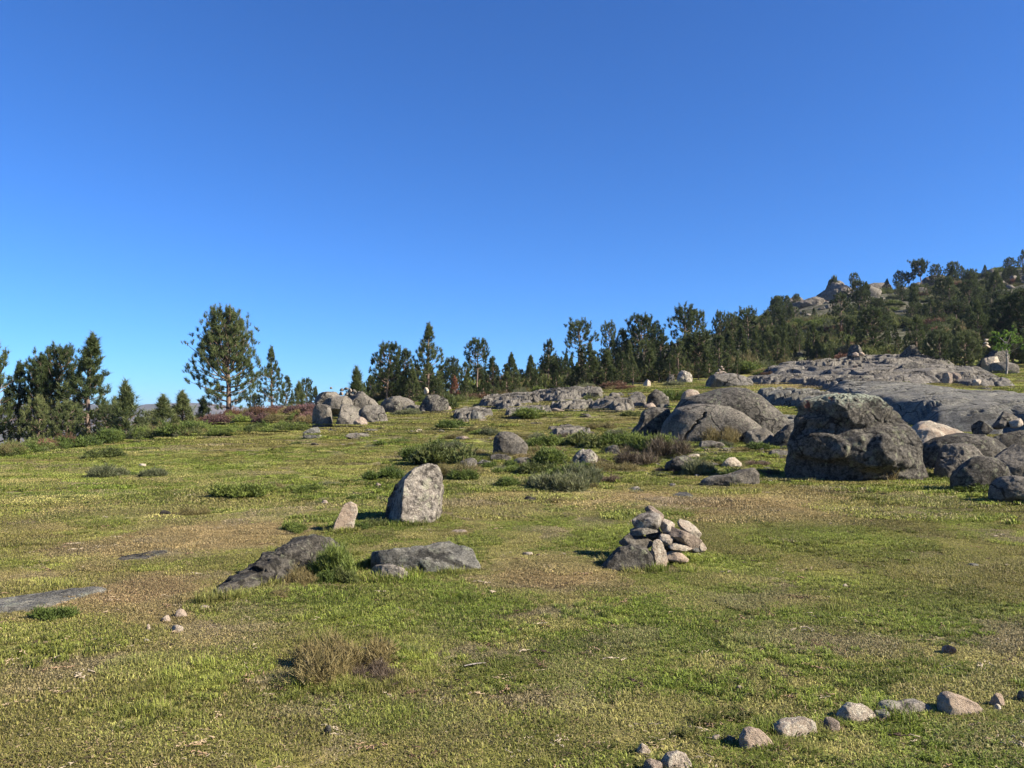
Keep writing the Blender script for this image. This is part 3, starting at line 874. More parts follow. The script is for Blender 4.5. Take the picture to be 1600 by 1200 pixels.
rock('split grey boulder in the middle of the crest rocks', 978, 1014, 612, 637, 'granite', .8, 117, facets=11, sub=5)
rock('dark low boulder right of the split boulder', 1008, 1046, 608, 637, 'dark', .7, 118, facets=10, sub=5)
rock('pale lumpy stone left of the split boulder', 940, 962, 618, 638, 'granite', .7, 119, facets=9)
rock('small dark stone in front of the split boulder', 958, 978, 634, 646, 'granite', .8, 120, facets=9)
rock('tiny brown stone behind the jagged rock', 962, 976, 613, 620, 'dark', .8, 121, facets=9)
rock('pale boulder peeping out at the foot of the pines', 1052, 1082, 579, 592, 'pale', .8, 122, facets=9, Y=60)
rock('white stone at the wood edge behind the crest', 1005, 1018, 592, 600, 'fresh', .8, 123, Y=58)
rock('dark boulder left under the pines by the pale one', 1040, 1056, 585, 597, 'dark', .8, 124, Y=59)
rng.seed(8)
for k in range(60):
    u = rng.uniform(690, 1050); v = rng.uniform(620, 662) - (u - 700) * .035
    s = rng.uniform(7, 24)
    rock('small granite stone strewn between the ledges on the crest', u - s / 2, u + s / 2, v - s * rng.uniform(.25, .5), v, ['granite', 'slabfar', 'granite', 'dark', 'pink'][k % 5], .8, 800 + k,
         name='stone', cat='stone', group='stones strewn over the crest', sub=3, facets=9)

# --- the dome rocks
rock('huge curved dome rock behind with a swept right flank', 1046, 1250, 605, 690, 'dark', .55, 151, sub=6, facets=0, rough=.03, fine=.006, crack=0,
     outline=[(1044,700),(1048,670),(1058,640),(1070,622),(1092,617),(1120,608),(1145,604),(1168,606),(1190,616),(1212,635),(1236,655),(1262,688),(1262,720),(1046,720)])
rock('broad rounded dome rock with a diagonal crack in front of the taller one', 1032, 1212, 630, 692, 'granite', .45, 152, sub=7, facets=0, rough=.02, fine=.008, crack=0, grooves=[(-.27, .5, -.60, -.5, .022, .22), (-.60, -.5, -.62, -.9, .03, .2)],
     outline=[(1026,715),(1030,690),(1040,660),(1058,638),(1085,631),(1110,629),(1140,632),(1165,643),(1190,660),(1214,685),(1220,715)])
rock('black shaded boulder at the left end of the dome rocks', 980, 1052, 639, 688, 'dark', .7, 153, sub=5, facets=6,
     outline=[(976,700),(982,682),(996,662),(1004,645),(1020,638),(1045,640),(1058,660),(1060,700)])
rock('low grey rock lying along the foot of the cracked dome', 1034, 1082, 675, 691, 'slab', .5, 154, sub=5, facets=8)
rock('wedge shaped grey rock at the foot of the cracked dome', 1070, 1113, 673, 690, 'slab', .5, 155, sub=5, facets=9)
rock('low brown topped rock at the right foot of the cracked dome', 1160, 1212, 668, 697, 'granite', .7, 156, sub=5)
rock('peaked dark stone in grass before the cracked dome', 1088, 1132, 688, 703, 'granite', .6, 157, facets=10)
rock('cream patch of rock behind the crest of the tall dome', 1064, 1098, 608, 632, 'pink', .7, 158, Y=36, sub=4)
rock('small flat stone in the shade between dome and biggest boulder', 1178, 1196, 700, 708, 'granite', .7, 159)
rock('low stone in the shade at the left foot of the biggest boulder', 1202, 1238, 702, 716, 'granite', .7, 160)
rock('bluish stone between the tall dome and the shaded boulder', 1225, 1252, 650, 668, 'slab', .8, 161)
rock('dark rounded boulder in shadow leaning on the biggest boulder', 1203, 1256, 660, 702, 'dark', .8, 162, sub=5,
     outline=[(1200,712),(1204,695),(1215,676),(1232,664),(1252,660),(1262,670),(1262,712)])

# --- the biggest boulder on the right and its company
rock('biggest boulder of the meadow with a notched dark top and lichen crown', 1236, 1444, 612, 752, 'crowned', .48, 171, sub=7, facets=8, fo=(.6, .9), planes=[(-.8, -.8, .1, .82), (.55, -1, .45, .80)], bumps=[(-.05, -.3, .50, .26), (.50, -.15, .55, .22), (.0, .72, .6, .14), (-.6, -.2, .38, .16)], rough=.05, fine=.022, ridges=.03,
     outline=[(1228,770),(1234,735),(1240,700),(1246,672),(1249,648),(1257,628),(1276,615),(1308,611),(1345,615),(1372,621),(1394,636),(1412,654),(1428,676),(1438,702),(1446,730),(1452,757),(1446,775)])
rock('smooth pinkish slab behind the right of the biggest boulder', 1412, 1530, 657, 700, 'fresh', .5, 175, sub=5, facets=3, rough=.04, Y=20.5, bury=.8)
rock('lower cream slab touching the biggest boulder on its right', 1418, 1486, 668, 712, 'fresh', .5, 176, sub=5, facets=4, rough=.04, Y=18.8, bury=.6)
rock('long dark rounded rock right of the cream slab', 1436, 1600, 676, 722, 'dark', .55, 177, sub=6, facets=4, rough=.05, Y=18.2, bury=.6)
rock('egg shaped grey boulder with shaded hollow near the right edge', 1456, 1538, 692, 752, 'granite', .8, 178, sub=6, fine=.03, facets=5, rough=.05)
rock('low dark boulder in front of the egg shaped boulder', 1486, 1576, 712, 770, 'dark', .6, 179, sub=5, facets=5, rough=.06)
rock('rounded boulder at the right edge above the low dark one', 1532, 1650, 694, 762, 'granite', .7, 180, sub=6, facets=5, rough=.06)
rock('sloping grey rock at the far right corner of the rock group', 1548, 1660, 742, 790, 'granite', .6, 181, sub=6, facets=5, rough=.05)
rock('dark flat rock at the right edge behind the rounded boulder', 1530, 1640, 672, 705, 'dark', .6, 182, sub=6, facets=5, rough=.05, Y=19.5)
piled('boulder', 'pale drum shaped boulder balanced on the dark rock at the right edge', 1572, 657, 47, 20.3, 'granite', 183, .62, cat='boulder', sub=5, tilt=-.15)
piled('stone', 'cream broken stone beside the balanced drum boulder', 1588, 660, 20, 20.0, 'fresh', 184, .8, tilt=-.5)
piled('stone', 'dark rounded stone left of the balanced drum boulder', 1536, 668, 32, 20.2, 'dark', 185, .75, sub=4)

# --- slabs on the slope behind (upper right)
rock('long grey hump rock carrying a tiny cairn in front of the pines', 1093, 1176, 583, 604, 'slabfar', .5, 211, sub=5, facets=6, Y=52, bury=.6)
for k, (u, v, sz) in enumerate([(1120,583,10),(1127,582,11),(1133,583,9),(1124,578,8),(1129,577,7),(1127,573,6)]):
    piled('stone', 'small cream stone in the tiny cairn on the long hump rock', u, v, sz * .85, 54, 'pink', 212 + k, .65, group='tiny cairn on the hump rock')
for k, (u, v, sz) in enumerate([(1333,577,11),(1342,578,12),(1350,577,10),(1336,572,9),(1344,571,10),(1340,567,7),(1328,580,10),(1355,580,9)]):
    piled('stone', 'small stone in the cairn on the middle of the slab slope', u, v, sz * .8, 55, ['pink', 'granite', 'slabfar'][k % 3], 230 + k, .7, group='cairn on the middle of the slab slope')
piled('stone', 'pair stone left of two pale stones at the top of the slab slope', 1337, 553, 12, 64, 'pink', 240, .7)
piled('stone', 'cream stone right of two pale stones at the top of the slab slope', 1346, 553, 9, 64, 'fresh', 241, .7)
rock('pointed dark rock at the top left of the slab slope by the pines', 1325, 1352, 538, 560, 'dark', .8, 242, facets=10, Y=68)
rock('round dark boulder under the pines above the slab slope', 1406, 1440, 539, 561, 'dark', .8, 243, facets=9, Y=66)
rock('dark pyramid rock in the middle of the slab slope', 1402, 1452, 566, 585, 'dark', .7, 244, facets=11, Y=54)
rock('reddish low stone on the right slab shoulder', 1472, 1490, 582, 592, 'pink', .8, 245, Y=49)
rock('second reddish stone right of the first on the slab shoulder', 1486, 1502, 581, 591, 'pink', .8, 246, Y=49.5)
rock('white stone at the right end of the slab shoulder by the grass', 1520, 1534, 592, 600, 'fresh', .8, 247, Y=47)
rock('layered dark outcrop under the bare bright green tree', 1530, 1582, 544, 586, 'dark', .8, 248, facets=10, Y=60, sub=5)
rock('broken lower block of the outcrop by the bright green tree', 1548, 1592, 566, 588, 'granite', .8, 249, facets=10, Y=58, sub=4)
rock('pale sheet of stone leaning on the layered outcrop', 1534, 1562, 557, 570, 'fresh', .8, 250, facets=10, Y=59)
for k, (v, sz) in enumerate([(541, 12), (536, 9), (531, 7)]):
    piled('stone', ['widest bottom', 'middle', 'small top'][k] + ' stone of the slim cairn on the layered outcrop', 1541, v, sz, 61, 'fresh', 251 + k, .6)

# --- outcrops and boulders on the hillside
rock('pointed dark crag on the skyline at the left end of the hill', 1222, 1256, 462, 492, 'hill', .8, 261, Y=185, facets=11, name='crag', cat='crag')
rock('large pale dome crag on the hill skyline', 1262, 1352, 440, 488, 'hill', .8, 262, Y=190, facets=10, sub=6, rough=.14, fine=.05, outline=[(1256,500),(1266,478),(1284,460),(1302,444),(1314,441),(1330,450),(1344,462),(1360,482),(1364,500)], name='crag', cat='crag')
rock('pale crag right of the large dome crag on the skyline', 1348, 1394, 442, 470, 'hill', .8, 263, Y=195, facets=9, name='crag', cat='crag')
rock('boulder on top of the large pale dome crag', 1288, 1312, 436, 452, 'dark', .8, 264, Y=194, facets=9, name='crag', cat='crag')
rock('broken grey outcrop stepping down left of the large pale dome crag', 1240, 1290, 464, 494, 'hill', .8, 266, Y=180, facets=11, sub=5, rough=.14, name='crag', cat='crag')
rock('grey outcrop in scrub just below the large pale dome crag', 1296, 1350, 476, 500, 'hill', .8, 267, Y=165, facets=11, sub=5, rough=.14, name='crag', cat='crag')
rock('pale crag below the umbrella pine on the skyline', 1440, 1480, 430, 446, 'hill', .8, 265, Y=190, facets=9, name='crag', cat='crag')
rng.seed(22)
for k in range(120):
    u = rng.uniform(1220, 1640); Yq = rng.uniform(110, 200)
    p = atY(u, Yq); v = HV - (p.z - EYE) * F / Yq
    s = rng.uniform(6, 24) * (.7 if k % 3 else 1.1)
    rock('weathered granite boulder among pines on the rocky hillside', u - s / 2, u + s / 2, v - s * rng.uniform(.3, .7), v, ['hill', 'hill', 'granite', 'dark'][k % 4], .9, 270 + k,
         Y=Yq, sub=3, facets=10, group='boulders on the rocky hillside')
0 and rock('grey boulder showing', 1030, 1052, 520, 540, 'hill', .8, 299, Y=120, facets=9)

# --- the front cairn: base rock and piled stones
Yc = at(1000, 888).y + .25
rock('low dark grey base rock at the left foot of the front cairn', 936, 1022, 848, 894, 'dark', .6, 301, sub=5, bury=.5,
     outline=[(934,900),(940,886),(955,866),(968,854),(990,850),(1012,856),(1024,870),(1024,900)])
CA = [  # label, u, v, width px, aspect, depth offset, material, tilt, depth ratio
 ('flat dark stone lying on the base rock at the left of the front cairn', 994, 845, 50, .46, .10, 'granite', .12, .9),
 ('thin dark plate stone above the flat dark stone in the front cairn', 1006, 828, 50, .32, .14, 'granite', .0, .9),
 ('round mottled black and grey stone near the top left of the front cairn', 1009, 812, 42, .68, .16, 'pale', .05, .8),
 ('topmost brown stone leaning right at the peak of the front cairn', 1027, 804, 40, .42, .28, 'pink', .75, .7),
 ('blocky pinkish stone below the peak stone of the front cairn', 1043, 822, 30, .72, .18, 'fresh', .0, .8),
 ('rounded pinkish stone in the dark centre of the front cairn', 1037, 842, 26, .75, .06, 'fresh', .1, .8),
 ('brown stone in shade at the heart of the front cairn', 1026, 838, 30, .6, .28, 'granite', .0, .9),
 ('large brown slab leaning right across the front cairn', 1067, 840, 62, .52, .10, 'pink', .55, .6),
 ('pale slab behind leaning right at the outer edge of the front cairn', 1079, 829, 46, .40, .34, 'fresh', .85, .6),
 ('flat light stone bar under the leaning slab of the front cairn', 1058, 854, 42, .26, .02, 'fresh', .12, .8),
 ('half buried light stone in grass at the right foot of the front cairn', 1056, 868, 38, .48, .0, 'fresh', .2, .8),
 ('bright upright leaf shaped stone propped at the front of the front cairn', 1027, 867, 30, 1.4, -.2, 'fresh', -.2, .45),
 ('small bluish stone at the far right foot of the front cairn', 1088, 860, 12, .7, .05, 'slab', .0, .8),
 ('narrow pale stone standing at the right edge of the front cairn', 1095, 852, 14, 1.4, .15, 'fresh', -.35, .8),
 ('supporting stone hidden in the shaded middle of the front cairn', 1040, 862, 50, .5, .30, 'granite', .0, .8),
]
for k, (lb, u, v, sz, asp, dy, mt, tl, dr) in enumerate(CA):
    piled('cairn_stone', lb, u, v, sz * 1.1, Yc + dy, mt, 320 + k, asp, cat='stone', sub=4, tilt=tl, dr=dr, rz=.35 if k in (11, 9, 10) else 0.0)

# --- row of stones in the lower right corner
rowl = [('pinkish rounded stone, largest left stone of the corner row', 1158, 1208, 1139, 1172, 'fresh', 401), ('rectangular pale block in the corner row', 1210, 1276, 1126, 1153, 'fresh', 402),
 ('small grey stone between the pale block and the domed stone', 1286, 1313, 1127, 1144, 'pink', 403), ('domed pale grey stone in the middle of the corner row', 1310, 1370, 1102, 1133, 'fresh', 404),
 ('small pale stone touching the domed stone on its right', 1366, 1392, 1113, 1129, 'pink', 405), ('long bluish grey flat stone in the corner row', 1376, 1467, 1099, 1124, 'pale', 406),
 ('long pinkish sloping stone at the right of the corner row', 1472, 1542, 1085, 1122, 'fresh', 407), ('small pale stone past the sloping stone', 1546, 1570, 1088, 1106, 'fresh', 408),
 ('tiny cream stone in front of the small pale stone', 1552, 1564, 1104, 1112, 'fresh', 409), ('dark speckled stone at the bottom edge of the meadow', 1034, 1080, 1176, 1206, 'fresh', 410),
 ('half seen grey stone cut by the bottom edge', 1005, 1036, 1193, 1212, 'pink', 411), ('small pointed cream stone left of the dark speckled stone', 994, 1022, 1163, 1184, 'fresh', 412),
 ('tiny yellowish stone before the pinkish rounded stone', 1113, 1127, 1152, 1160, 'fresh', 413), ('flat little grey stone left of the pinkish rounded stone', 1130, 1152, 1153, 1162, 'granite', 414),
 ('grey stone at the very right edge of the corner row', 1590, 1616, 1084, 1100, 'granite', 415), ('tiny cream pebble alone in the grass above the corner row', 1151, 1160, 1074, 1082, 'fresh', 416)]
ROWO = {401: [(1155,1185),(1157,1152),(1163,1141),(1175,1138),(1190,1142),(1203,1154),(1213,1168),(1213,1185)], 402: [(1216,1165),(1209,1138),(1222,1130),(1262,1125),(1275,1130),(1278,1145),(1276,1165)], 404: [(1312,1145),(1308,1120),(1318,1106),(1330,1101),(1352,1103),(1366,1112),(1373,1124),(1370,1145)], 406: [(1380,1132),(1374,1106),(1380,1100),(1392,1098),(1410,1101),(1440,1098),(1458,1106),(1470,1117),(1468,1132)], 407: [(1470,1130),(1470,1094),(1476,1086),(1487,1084),(1510,1091),(1530,1101),(1543,1113),(1545,1130)], 410: [(1032,1215),(1033,1190),(1042,1179),(1060,1175),(1074,1181),(1082,1196),(1082,1215)], 412: [(994,1192),(996,1172),(1003,1162),(1012,1167),(1024,1183),(1024,1192)]}
for k, (lb, u0, u1, vt, vb, mt, sd) in enumerate(rowl):
    rock(lb, u0, u1, vt, vb, mt, .62, sd, name='stone', cat='stone', sub=5 if u1 - u0 > 30 else 4, facets=7 if k != 1 else 3, box=4.5 if k == 1 else 2.8, bury=.5, rough=.05, fine=.02, outline=ROWO.get(sd),
         planes=[(.35, -1, .3, .62)] if sd in ROWO else ())
# small stones on the left dry patch
sm = [('white weathered stone in the dry patch on the left', 272, 294, 955, 966, 'fresh', 421), ('small white stone left of the weathered one', 252, 268, 964, 972, 'fresh', 422),
 ('white stone with a dark side in front of the pair', 266, 286, 979, 989, 'fresh', 423), ('thin white stone right of the weathered one', 310, 327, 948, 954, 'fresh', 424),
 ('tiny cream stone left of the dark sided stone', 228, 236, 978, 985, 'fresh', 425), ('tiny pale pebble low in the dry patch', 224, 236, 1001, 1006, 'fresh', 426),
 ('small round bluish stone in the grass at the bottom', 506, 518, 1138, 1152, 'slab', 427), ('white pebble in the far left grass', 215, 228, 724, 729, 'fresh', 428),
 ('tiny brown stone on the dry grass right of the cairn', 1312, 1326, 912, 919, 'fresh', 429), ('small pale flat stone right of the cairn in green grass', 1512, 1530, 880, 886, 'slab', 430),
 ('small dark stone in brown soil above the small standing stone', 500, 514, 781, 790, 'pink', 431), ('small pink stone left of the large standing stone', 586, 597, 754, 763, 'pink', 432),
 ('dark brown stone in the dry grass right of centre', 818, 838, 775, 784, 'dark', 433), ('small dark clod of stone in the left meadow', 250, 268, 797, 805, 'dark', 434)]
for (lb, u0, u1, vt, vb, mt, sd) in sm:
    rock(lb, u0, u1, vt, vb, mt, .7, sd, name='stone', cat='stone', sub=3, facets=9, bury=.5)

rng.seed(41)
for k in range(46):
    u = rng.uniform(960, 1240); v = rng.uniform(690, 765) if k % 2 else rng.uniform(655, 700)
    if 985 < u < 1240 and v < 700: v = rng.uniform(700, 730)
    s_ = rng.uniform(6, 17)
    rock('small rough stone in the turf before the dome rocks', u - s_ / 2, u + s_ / 2, v - s_ * rng.uniform(.25, .45), v, ['granite', 'slab', 'dark', 'pale'][k % 4], .8, 900 + k,
         name='stone', cat='stone', group='rough stones before the dome rocks', sub=3, facets=10)
for k in range(30):
    u = rng.uniform(450, 960); v = rng.uniform(662, 700)
    s_ = rng.uniform(5, 13)
    rock('small rough stone scattered in the upper meadow', u - s_ / 2, u + s_ / 2, v - s_ * rng.uniform(.2, .4), v, ['granite', 'pink', 'slabfar'][k % 3], .8, 950 + k,
         name='stone', cat='stone', group='rough stones in the upper meadow', sub=3, facets=10)
rng.seed(43)
for k in range(34):
    u = rng.uniform(1200, 1520); v = rng.uniform(556, 598)
    s_ = rng.uniform(6, 18)
    rock('broken block lying on the bedrock slope', u - s_ / 2, u + s_ / 2, v - s_ * rng.uniform(.35, .6), v, ['slabfar', 'dark', 'granite'][k % 3], .9, 1000 + k,
         name='stone', cat='stone', group='broken blocks on the bedrock slope', sub=3, facets=10)
# ------------------------------------------------------------------ plants
def tube(path, radii, n=6):
    P = np.asarray(path, float); m = len(P)
    T = np.gradient(P, axis=0); T /= np.linalg.norm(T, axis=1)[:, None] + 1e-9
    up = np.array([0.3, 0.1, 1.0]) if abs(T[0][2]) < .9 else np.array([1.0, .2, 0])
    S = np.cross(T, up); S /= np.linalg.norm(S, axis=1)[:, None] + 1e-9
    B = np.cross(T, S)
    a = np.linspace(0, 2 * np.pi, n, endpoint=False)
    V = (P[:, None] + (S[:, None] * np.cos(a)[None, :, None] + B[:, None] * np.sin(a)[None, :, None]) * np.asarray(radii)[:, None, None]).reshape(-1, 3)
    f = []
    for i in range(m - 1):
        for k in range(n):
            k2 = (k + 1) % n
            f.append((i * n + k, i * n + k2, (i + 1) * n + k2)); f.append((i * n + k, (i + 1) * n + k2, (i + 1) * n + k))
    return V, np.array(f)
class Acc:
    def __init__(s): s.v = []; s.f = []; s.n = 0
    def add(s, v, f): s.v.append(v); s.f.append(np.asarray(f) + s.n); s.n += len(v)
    def get(s): return np.concatenate(s.v), np.concatenate(s.f)

def needles(centers, dirs, rg, count, length, width, spread, var, tip, up=.38):
    """needle tufts: count thin triangles fanning round each twig direction"""
    n = len(centers)
    d = dirs / (np.linalg.norm(dirs, axis=1)[:, None] + 1e-9)
    D = np.repeat(d, count, 0)
    rv = rg.normal(size=(n * count, 3)); rv /= np.linalg.norm(rv, axis=1)[:, None]
    L = D * (1 - spread) + rv * spread; L[:, 2] += up
    L /= np.linalg.norm(L, axis=1)[:, None]
    ln = length * rg.uniform(.6, 1.15, n * count)
    s = np.cross(L, rg.normal(size=(n * count, 3))); s /= np.linalg.norm(s, axis=1)[:, None] + 1e-9
    # roots are strung along the twig
    c = np.repeat(centers, count, 0) - D * (rg.random(n * count)[:, None] * length * .9)
    w = width * rg.uniform(.7, 1.3, n * count)[:, None] / 2
    v = np.stack([c - s * w, c + s * w, c + L * ln[:, None]], 1).reshape(-1, 3)
    f = np.arange(n * count * 3).reshape(-1, 3)
    va = np.repeat(np.clip(np.repeat(var, count) + rg.normal(0, .15, n * count), 0, 1), 3)
    tp = np.stack([np.zeros(n * count), np.zeros(n * count), np.repeat(tip, count)], 1).reshape(-1)
    return v, f, va, tp

def pine_proto(seed, H=7.0, r0=.12, start=.18, width=.36, shape='round', whorls=14, per=5, tuft=.26, cnt=34, nw=.028, bend=.02, up=.45, forks=0, open_=.0, mat='needles', ntuft=5, twist=0.0):
    rg = np.random.default_rng(seed)
    T = Acc(); cen, dr, var, tip = [], [], [], []
    n = 14
    zs = np.linspace(0, 1, n)
    wob = np.cumsum(rg.normal(0, bend * H * .3, (n, 2)), 0); wob -= wob[0]
    path = np.c_[wob * (zs ** .8)[:, None], zs * H]
    def prof(t):
        q = min(1, max(0, (t - start) / (1 - start)))
        if shape == 'cone': return width * H * (1 - q) ** .95 * (.6 + .4 * min(1, q * 6 + .3)) * 1.12 + .012 * H
        if shape == 'umbrella': return width * H * max(0, math.sin(min(.97, max(0, q * 1.05 + .02)) * math.pi)) ** .5 * (.5 + .5 * q)
        if shape == 'column': return width * H * (1 - q ** 3) ** .6 * .9 + .02 * H
        return width * H * max(0, math.sin(max(0, min(1, q * .82 + .16)) * math.pi)) ** .65 + .02 * H
    stems = [path]
    T.add(*tube(path, r0 * (1 - zs) ** .8 + .012, 7))
    for k in range(forks):
        t0 = rg.uniform(.28, .45); i0 = int(t0 * (n - 1)); a = rg.uniform(0, 6.28)
        m = 8; tt = np.linspace(0, 1, m)
        topz = H * rg.uniform(.82, .93)
        fp = path[i0] + np.c_[np.cos(a) * tt ** .6 * width * H * .4, np.sin(a) * tt ** .6 * width * H * .4, tt * (topz - path[i0][2])]
        T.add(*tube(fp, r0 * .62 * (1 - tt) ** .8 + .012, 6)); stems.append(fp)
    for si, st in enumerate(stems):
        sn = len(st)
        for w in range(whorls if si == 0 else whorls // 2):
            t = start + (1 - start) * max(0, (w + rg.uniform(-.25, .25)) / (whorls if si == 0 else whorls // 2)) ** .92 if si == 0 else .35 + .65 * w / (whorls // 2)
            t = min(max(t, start), .985)
            if si == 0:
                fi = t * (sn - 1); b = st[int(fi)] + (st[min(int(fi) + 1, sn - 1)] - st[int(fi)]) * (fi - int(fi)); tz = t
            else:
                fi = t * (sn - 1); b = st[int(fi)]; tz = b[2] / H
            a0 = rg.uniform(0, 6.28)
            for k in range(per):
                if rg.random() < open_: continue
                a = a0 + k * 6.283 / per + rg.normal(0, .25)
                L = prof(tz) * rg.uniform(.65, 1.12) * (1 if si == 0 else .6)
                L = max(float(np.real(L)), .12)
                m = 6; tt = np.linspace(0, 1, m)
                el = rg.uniform(.15, .5) + up * tz * 1.1
                el2 = el * (.5 + tt * 1.2)
                dx = np.cumsum(np.cos(el2)) / m * L; dz = np.cumsum(np.sin(el2)) / m * L
                aa = a + rg.normal(0, .12) + twist * tt
                bp = b + np.c_[np.cos(aa) * dx, np.sin(aa) * dx, dz]; bp[0] = b
                T.add(*tube(bp, (.028 * (L / 1.5) ** .7 + .006) * (1.1 - tt), 4))
                nt = max(2, int(ntuft * .42 * (L / 1.3) ** .7 * rg.uniform(.7, 1.35)) + 1)
                if rg.random() < .65:   # upright shoot at the branch end
                    for g_ in range(3):
                        cen.append(bp[-1] + [rg.normal(0, .03), rg.normal(0, .03), tuft * (.25 + .55 * g_)]); dr.append(np.array([rg.normal(0, .1), rg.normal(0, .1), 1.0])); var.append(.75); tip.append(.8)
                for j in range(nt):
                    q = 1 - .68 * (j / nt) ** .9 if j else 1.0
                    fi = q * (m - 1); i0 = min(int(fi), m - 2)
                    c = bp[i0] + (bp[i0 + 1] - bp[i0]) * (fi - i0)
                    dd = bp[i0 + 1] - bp[i0]; dd = dd / (np.linalg.norm(dd) + 1e-9)
                    if j:
                        off = rg.normal(size=3) * [1, 1, .7]
                        off = off - dd * (off @ dd) * .5
                        c = c + off * L * .16 * (1.25 - q * .5)
                    vv = np.clip(.25 + .55 * rg.random(), 0, 1)
                    for g_ in range(4):
                        o2 = rg.normal(0, tuft * .32, 3) if g_ else np.zeros(3)
                        cen.append(c + o2); dr.append(dd * .5 + o2 / tuft * .35 + [0, 0, .75]); var.append(vv); tip.append(rg.random() * .8 if q > .75 else .1)
    for st in stems:
        for k in range(7):
            cen.append(st[-1] + [0, 0, (2 - k) * tuft * .5]); dr.append(np.array([rg.normal(0, .12), rg.normal(0, .12), 1.0])); var.append(.7); tip.append(.9)
    tv, tf = T.get()
    v, f, va, tp = needles(np.array(cen), np.array(dr), rg, int(cnt * .62), tuft, nw, .62, np.array(var), np.array(tip))
    tm = mesh_np('trunk', tv, tf, None, True); tm.materials.append(M['bark'])
    cmh = mesh_np('crown', v, f, {'var': va, 'tip': tp}); cmh.materials.append(M[mat])
    return tm, cmh, H

PP = {
 'big':   pine_proto(501, 8.0, .17, .11, .34, 'round', 20, 5, .25, 32, .026, .012, .6, forks=1, open_=.12, ntuft=9),
 'tall':  pine_proto(502, 8.0, .13, .16, .25, 'cone', 15, 5, .27, 30, .03, .01, .6, open_=.18, ntuft=6),
 'cone':  pine_proto(503, 6.0, .10, .05, .27, 'cone', 15, 5, .26, 34, .03, .01, .7, ntuft=6),
 'cone2': pine_proto(504, 6.5, .10, .10, .24, 'column', 13, 5, .27, 34, .03, .015, .7, open_=.16, ntuft=6),
 'round': pine_proto(505, 7.0, .12, .22, .32, 'round', 13, 5, .28, 34, .03, .015, .5, open_=.1, ntuft=7),
 'sparse': pine_proto(506, 7.0, .09, .52, .22, 'round', 8, 5, .28, 32, .03, .012, .5, ntuft=5),
 'tuftytop': pine_proto(507, 8.0, .13, .40, .26, 'round', 9, 5, .30, 34, .032, .02, .45, open_=.2, ntuft=7),
 'umbrella': pine_proto(508, 6.0, .12, .55, .50, 'umbrella', 6, 6, .34, 34, .045, .03, .12, ntuft=7),
 'sapling': pine_proto(509, 2.6, .04, .06, .26, 'cone', 9, 4, .26, 26, .026, .01, 1.1, ntuft=3, mat='needles_light'),
 'bushy': pine_proto(510, 4.5, .08, .02, .40, 'round', 12, 5, .27, 34, .03, .02, .6, ntuft=7, mat='needles_light'),
 'dead': pine_proto(511, 4.0, .07, .12, .26, 'cone', 12, 5, .22, 20, .03, .015, .3, open_=.2, mat='needles_dead'),
 'cone3': pine_proto(513, 6.5, .10, .12, .22, 'cone', 16, 4, .26, 34, .03, .02, .8, open_=.12, ntuft=6),
 'cone4': pine_proto(514, 5.5, .09, .03, .30, 'cone', 13, 5, .26, 34, .03, .02, .6, ntuft=6),
 'spire': pine_proto(515, 7.0, .09, .10, .16, 'cone', 18, 4, .25, 34, .03, .012, .8, ntuft=5),
 'round2': pine_proto(516, 6.5, .12, .30, .28, 'round', 12, 5, .28, 34, .03, .03, .5, open_=.15, ntuft=7, forks=1),
 'ragged': pine_proto(517, 7.0, .11, .25, .26, 'column', 12, 4, .27, 34, .03, .03, .5, open_=.3, ntuft=7),
 'open': pine_proto(512, 7.0, .12, .12, .30, 'round', 14, 5, .26, 24, .026, .02, .6, open_=.25, ntuft=6),
}
_used = set()
def tree(kind, label, u, vt, Y, group=None, name='pine_tree', hmin=1.2, wide=1.0):
    tm, cmh, H = PP[kind]
    p = atY(u, Y)
    h = max(EYE + (HV - vt) / F * Y - p.z, hmin)
    root = bpy.data.objects.new(name, None); COL.objects.link(root)
    s = h / H
    rr = random.Random(int(u * 7 + Y * 13))
    root.location = (p.x, Y, p.z - .05); root.scale = (s * wide * 1.22, s * wide * 1.22, s)
    root.rotation_euler = (rr.uniform(-.03, .03), rr.uniform(-.03, .03), rr.uniform(0, 6.28))
    tag(root, label, 'pine tree', group)
    link('trunk', tm, None, root); link('crown', cmh, None, root)
    return root

